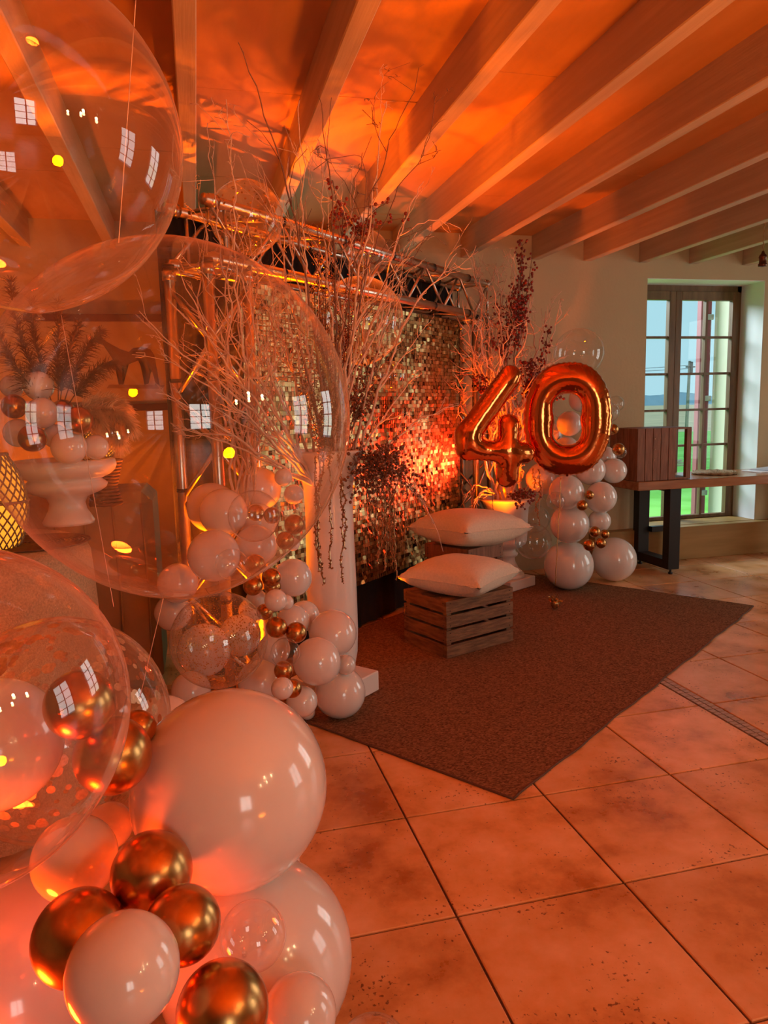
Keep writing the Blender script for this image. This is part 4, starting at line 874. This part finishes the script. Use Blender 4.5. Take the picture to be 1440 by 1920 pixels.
# woven lanterns
def lantern(label, loc, h, r, lit):
    e = empty('woven_lantern', loc); tag(e, label, 'lamp'); mb = MB(); n = 22; prof = lambda t: r*(.72+.55*math.sin(PI*min(1,t*1.02))**.8-.12*t)
    for k in range(n):
        for dr_ in (1,-1):
            P = [(prof(t)*math.cos(2*PI*k/n+dr_*t*2.2), prof(t)*math.sin(2*PI*k/n+dr_*t*2.2), t*h) for t in [q/22 for q in range(23)]]; mb.tube(P, .0028, 4)
    for t in (0,.5,1): R_ = prof(t)+.002; mb.tube([(R_*math.cos(a*PI/16), R_*math.sin(a*PI/16), t*h) for a in range(33)], .005, 5, False)
    mb.build('wicker_weave', M_straw, e); mb = MB(); mb.lathe([(prof(t)*.93, t*h) for t in [q/16 for q in range(17)]], 32)
    mb.build('lamp_liner', mat('lit_paper_liner', (.5,.3,.12), .8, emis=(1,.34,.02), estr=1.25), e)
    return e
l1 = lantern('large woven lantern glowing yellow at the left edge of the picture', (-0.657,2.633,1.002), .31, .082, 1); l1.location.z = TZ+.005
l2 = lantern('small woven lantern glowing yellow behind the balloons of the bowl', (-0.377,3.170,1.026), .13, .058, 1); l2.location.z = 1.185
o = empty('woven_basket', (l2.location.x, l2.location.y, TZ+.087)); tag(o, 'dark woven basket stand under the small glowing lantern', 'basket'); o.location.z = .988
mb = MB()
for k in range(14):
    z_ = k*.0135; R_ = .045+.03*abs(k-5)/9; mb.tube([(R_*math.cos(a*PI/12), R_*math.sin(a*PI/12), z_+.007+.003*math.sin(a*3+k*PI)) for a in range(25)], .0068, 5, False)
mb.build('wicker_weave', mat('dark_wicker', (.20,.10,.05), .7, var=.3, scale=60), o)
pt = empty('woven_placemat', (-0.346,2.590,1.025)); pt.location.z = TZ+.004; tag(pt, 'dark round wicker mat on the round table under the footed bowl', 'mat')
pt.location = (-.56,2.70,TZ+.0035); 
mb = MB()
for k in range(1,14): mb.tube([(k*.0135*math.cos(a*PI/20), k*.0135*math.sin(a*PI/20), .003) for a in range(41)], .0034, 4, False)
mb.build('wicker_coil', mat('dark_wicker', (.20,.10,.05), .7), pt)
bw.location.z = TZ+.012; bw.scale = (1.1,1.1,1.12)
# pampas and dried grass
def plume(label, p0, p1, bend, wdt, n, m, seed, name='pampas_plume', cat='dried grass', group=None, fl=.09):
    random.seed(seed); b = Vector(p0); e = Vector(p1)-b; c = e*.5+Vector(bend); root = empty(name, b); tag(root, label, cat, group)
    P = [c*2*t*(1-t)+e*t*t for t in [i/24 for i in range(25)]]; mb = MB(); mb.tube(P, .0022, 5); mb.build('stem', m, root); mb = MB()
    for k in range(n):
        t = random.uniform(.25,1); i = min(int(t*24), 23); q = P[i]; tan = (P[i+1]-P[i]).normalized(); d = (tan*.9+rnd(.75)+Vector((0,0,-.15))).normalized(); l = fl*random.uniform(.5,1.1)*(1.2-t*.6)*wdt; s_ = d.orthogonal().normalized()*.0012
        m1 = q+d*l*.5+Vector((0,0,-.004)); m2 = q+d*l+Vector((0,0,-.25*l)); mb.quad(q-s_, q+s_, m1+s_*1.3, m1-s_*1.3); mb.quad(m1-s_*1.3, m1+s_*1.3, m2+s_*.4, m2-s_*.4)
    o = mb.build('plume_fibres', m, root, False); o['kind'] = 'stuff'; return root
pb = (-0.509,3.040,1.334)
for i, (t, bd, mt, lb) in enumerate([((-0.240,2.916,1.308),(.08,0,.10),M_pampas,0),((-0.287,2.972,1.248),(.07,0,.08),M_pampas,0),((-0.345,2.946,1.331),(.05,0,.07),M_pampas,0),((-0.269,3.089,1.369),(.08,0,.10),M_pampas,0),
    ((-0.289,3.016,1.550),(.03,0,.12),M_darkpl,1),((-0.331,3.044,1.673),(0,0,.1),M_darkpl,1),((-0.415,3.124,1.721),(-.02,0,.05),M_darkpl,1),((-0.591,3.181,1.808),(-.05,0,.05),M_darkpl,1),((-0.654,3.155,1.882),(-.08,0,.05),M_darkpl,1),((-0.499,3.211,1.813),(-.0,0,.05),M_darkpl,1),((-0.697,3.037,1.710),(-.08,0,.05),M_darkpl,1)]):
    plume('beige pampas plume drooping right over the footed bowl' if not lb else 'dark dried grass plume standing behind the footed bowl', pb, t, bd, 1.0 if not lb else .8, 1300 if not lb else 420, mt, 500+i, 'pampas_plume' if not lb else 'dried_grass_plume', group='pampas plumes at the bowl' if not lb else 'dark grasses at the bowl')
# horse poster on the far wall
ps = empty('horse_poster', (-.62,WY-.03,1.40)); tag(ps, 'hanging poster of a standing horse between two dark wooden rails', 'poster')
PW, PH = .98, .62
HX = .18
o = box('poster_paper', (-.45,0,0), (.47,.004,PH), mat('beige_paper', (.52,.40,.25), .8, var=.12, scale=3), ps)
for z_ in (-.02, PH-.03): box('poster_rail', (-.46,-.014,z_), (.48,.012,z_+.05), mat('dark_rail', (.10,.03,.02), .5), ps, .002)
HP = [(720,560),(740,525),(750,560),(800,590),(860,625),(905,640),(930,618),(990,610),(1035,625),(1055,660),(1062,720),(1068,790),(1065,830),(1075,845),(1050,848),(1045,800),(1035,760),(1015,725),(1020,780),(1008,820),(1010,835),(985,842),(990,815),(1000,770),(990,700),(965,690),(900,715),(860,715),(858,770),(855,820),(860,838),(832,838),(838,800),(835,720),(815,700),(795,660),(775,610),(755,590),(735,592),(722,580)]
V = []; cxp, czp = 893, 690; k_ = .00112
for (x, y) in HP: V.append((HX+(x-cxp)*k_, -.0012, .33-(y-czp)*k_))
n_ = len(V); bm = bmesh.new(); vs_ = [bm.verts.new(v) for v in V]; f_ = bm.faces.new(vs_); bmesh.ops.triangulate(bm, faces=[f_]); bm_obj('horse_print', bm, mat('horse_brown_ink', (.13,.045,.02), .8, var=.3, scale=8), ps)
mb = MB(); mb.quad((HX-.15,-.001,.14),(HX+.22,-.001,.13),(HX+.24,-.001,.155),(HX-.13,-.001,.165)); mb.build('ground_print', mat('ink_shadow', (.30,.18,.09), .8), ps, False)
# fishing lines
ribbon('thin nylon line crossing the front of the big clear bubble', (-0.272,1.765,1.571), (-0.198,1.656,0.938), .0007, M_line, 'line', .0, 3, 'fishing_line')
ribbon('thin nylon line hanging from the bottom of the big clear bubble', (-0.075,1.325,1.028), (-0.145,1.515,0.777), .0007, M_line, 'line', .0, 4, 'fishing_line')
ribbon('thin nylon line holding the upper left bubble to the ceiling', (-0.049,1.190,1.938), (-0.093,1.152,1.595), .0007, M_line, 'line', .0, 5, 'fishing_line')
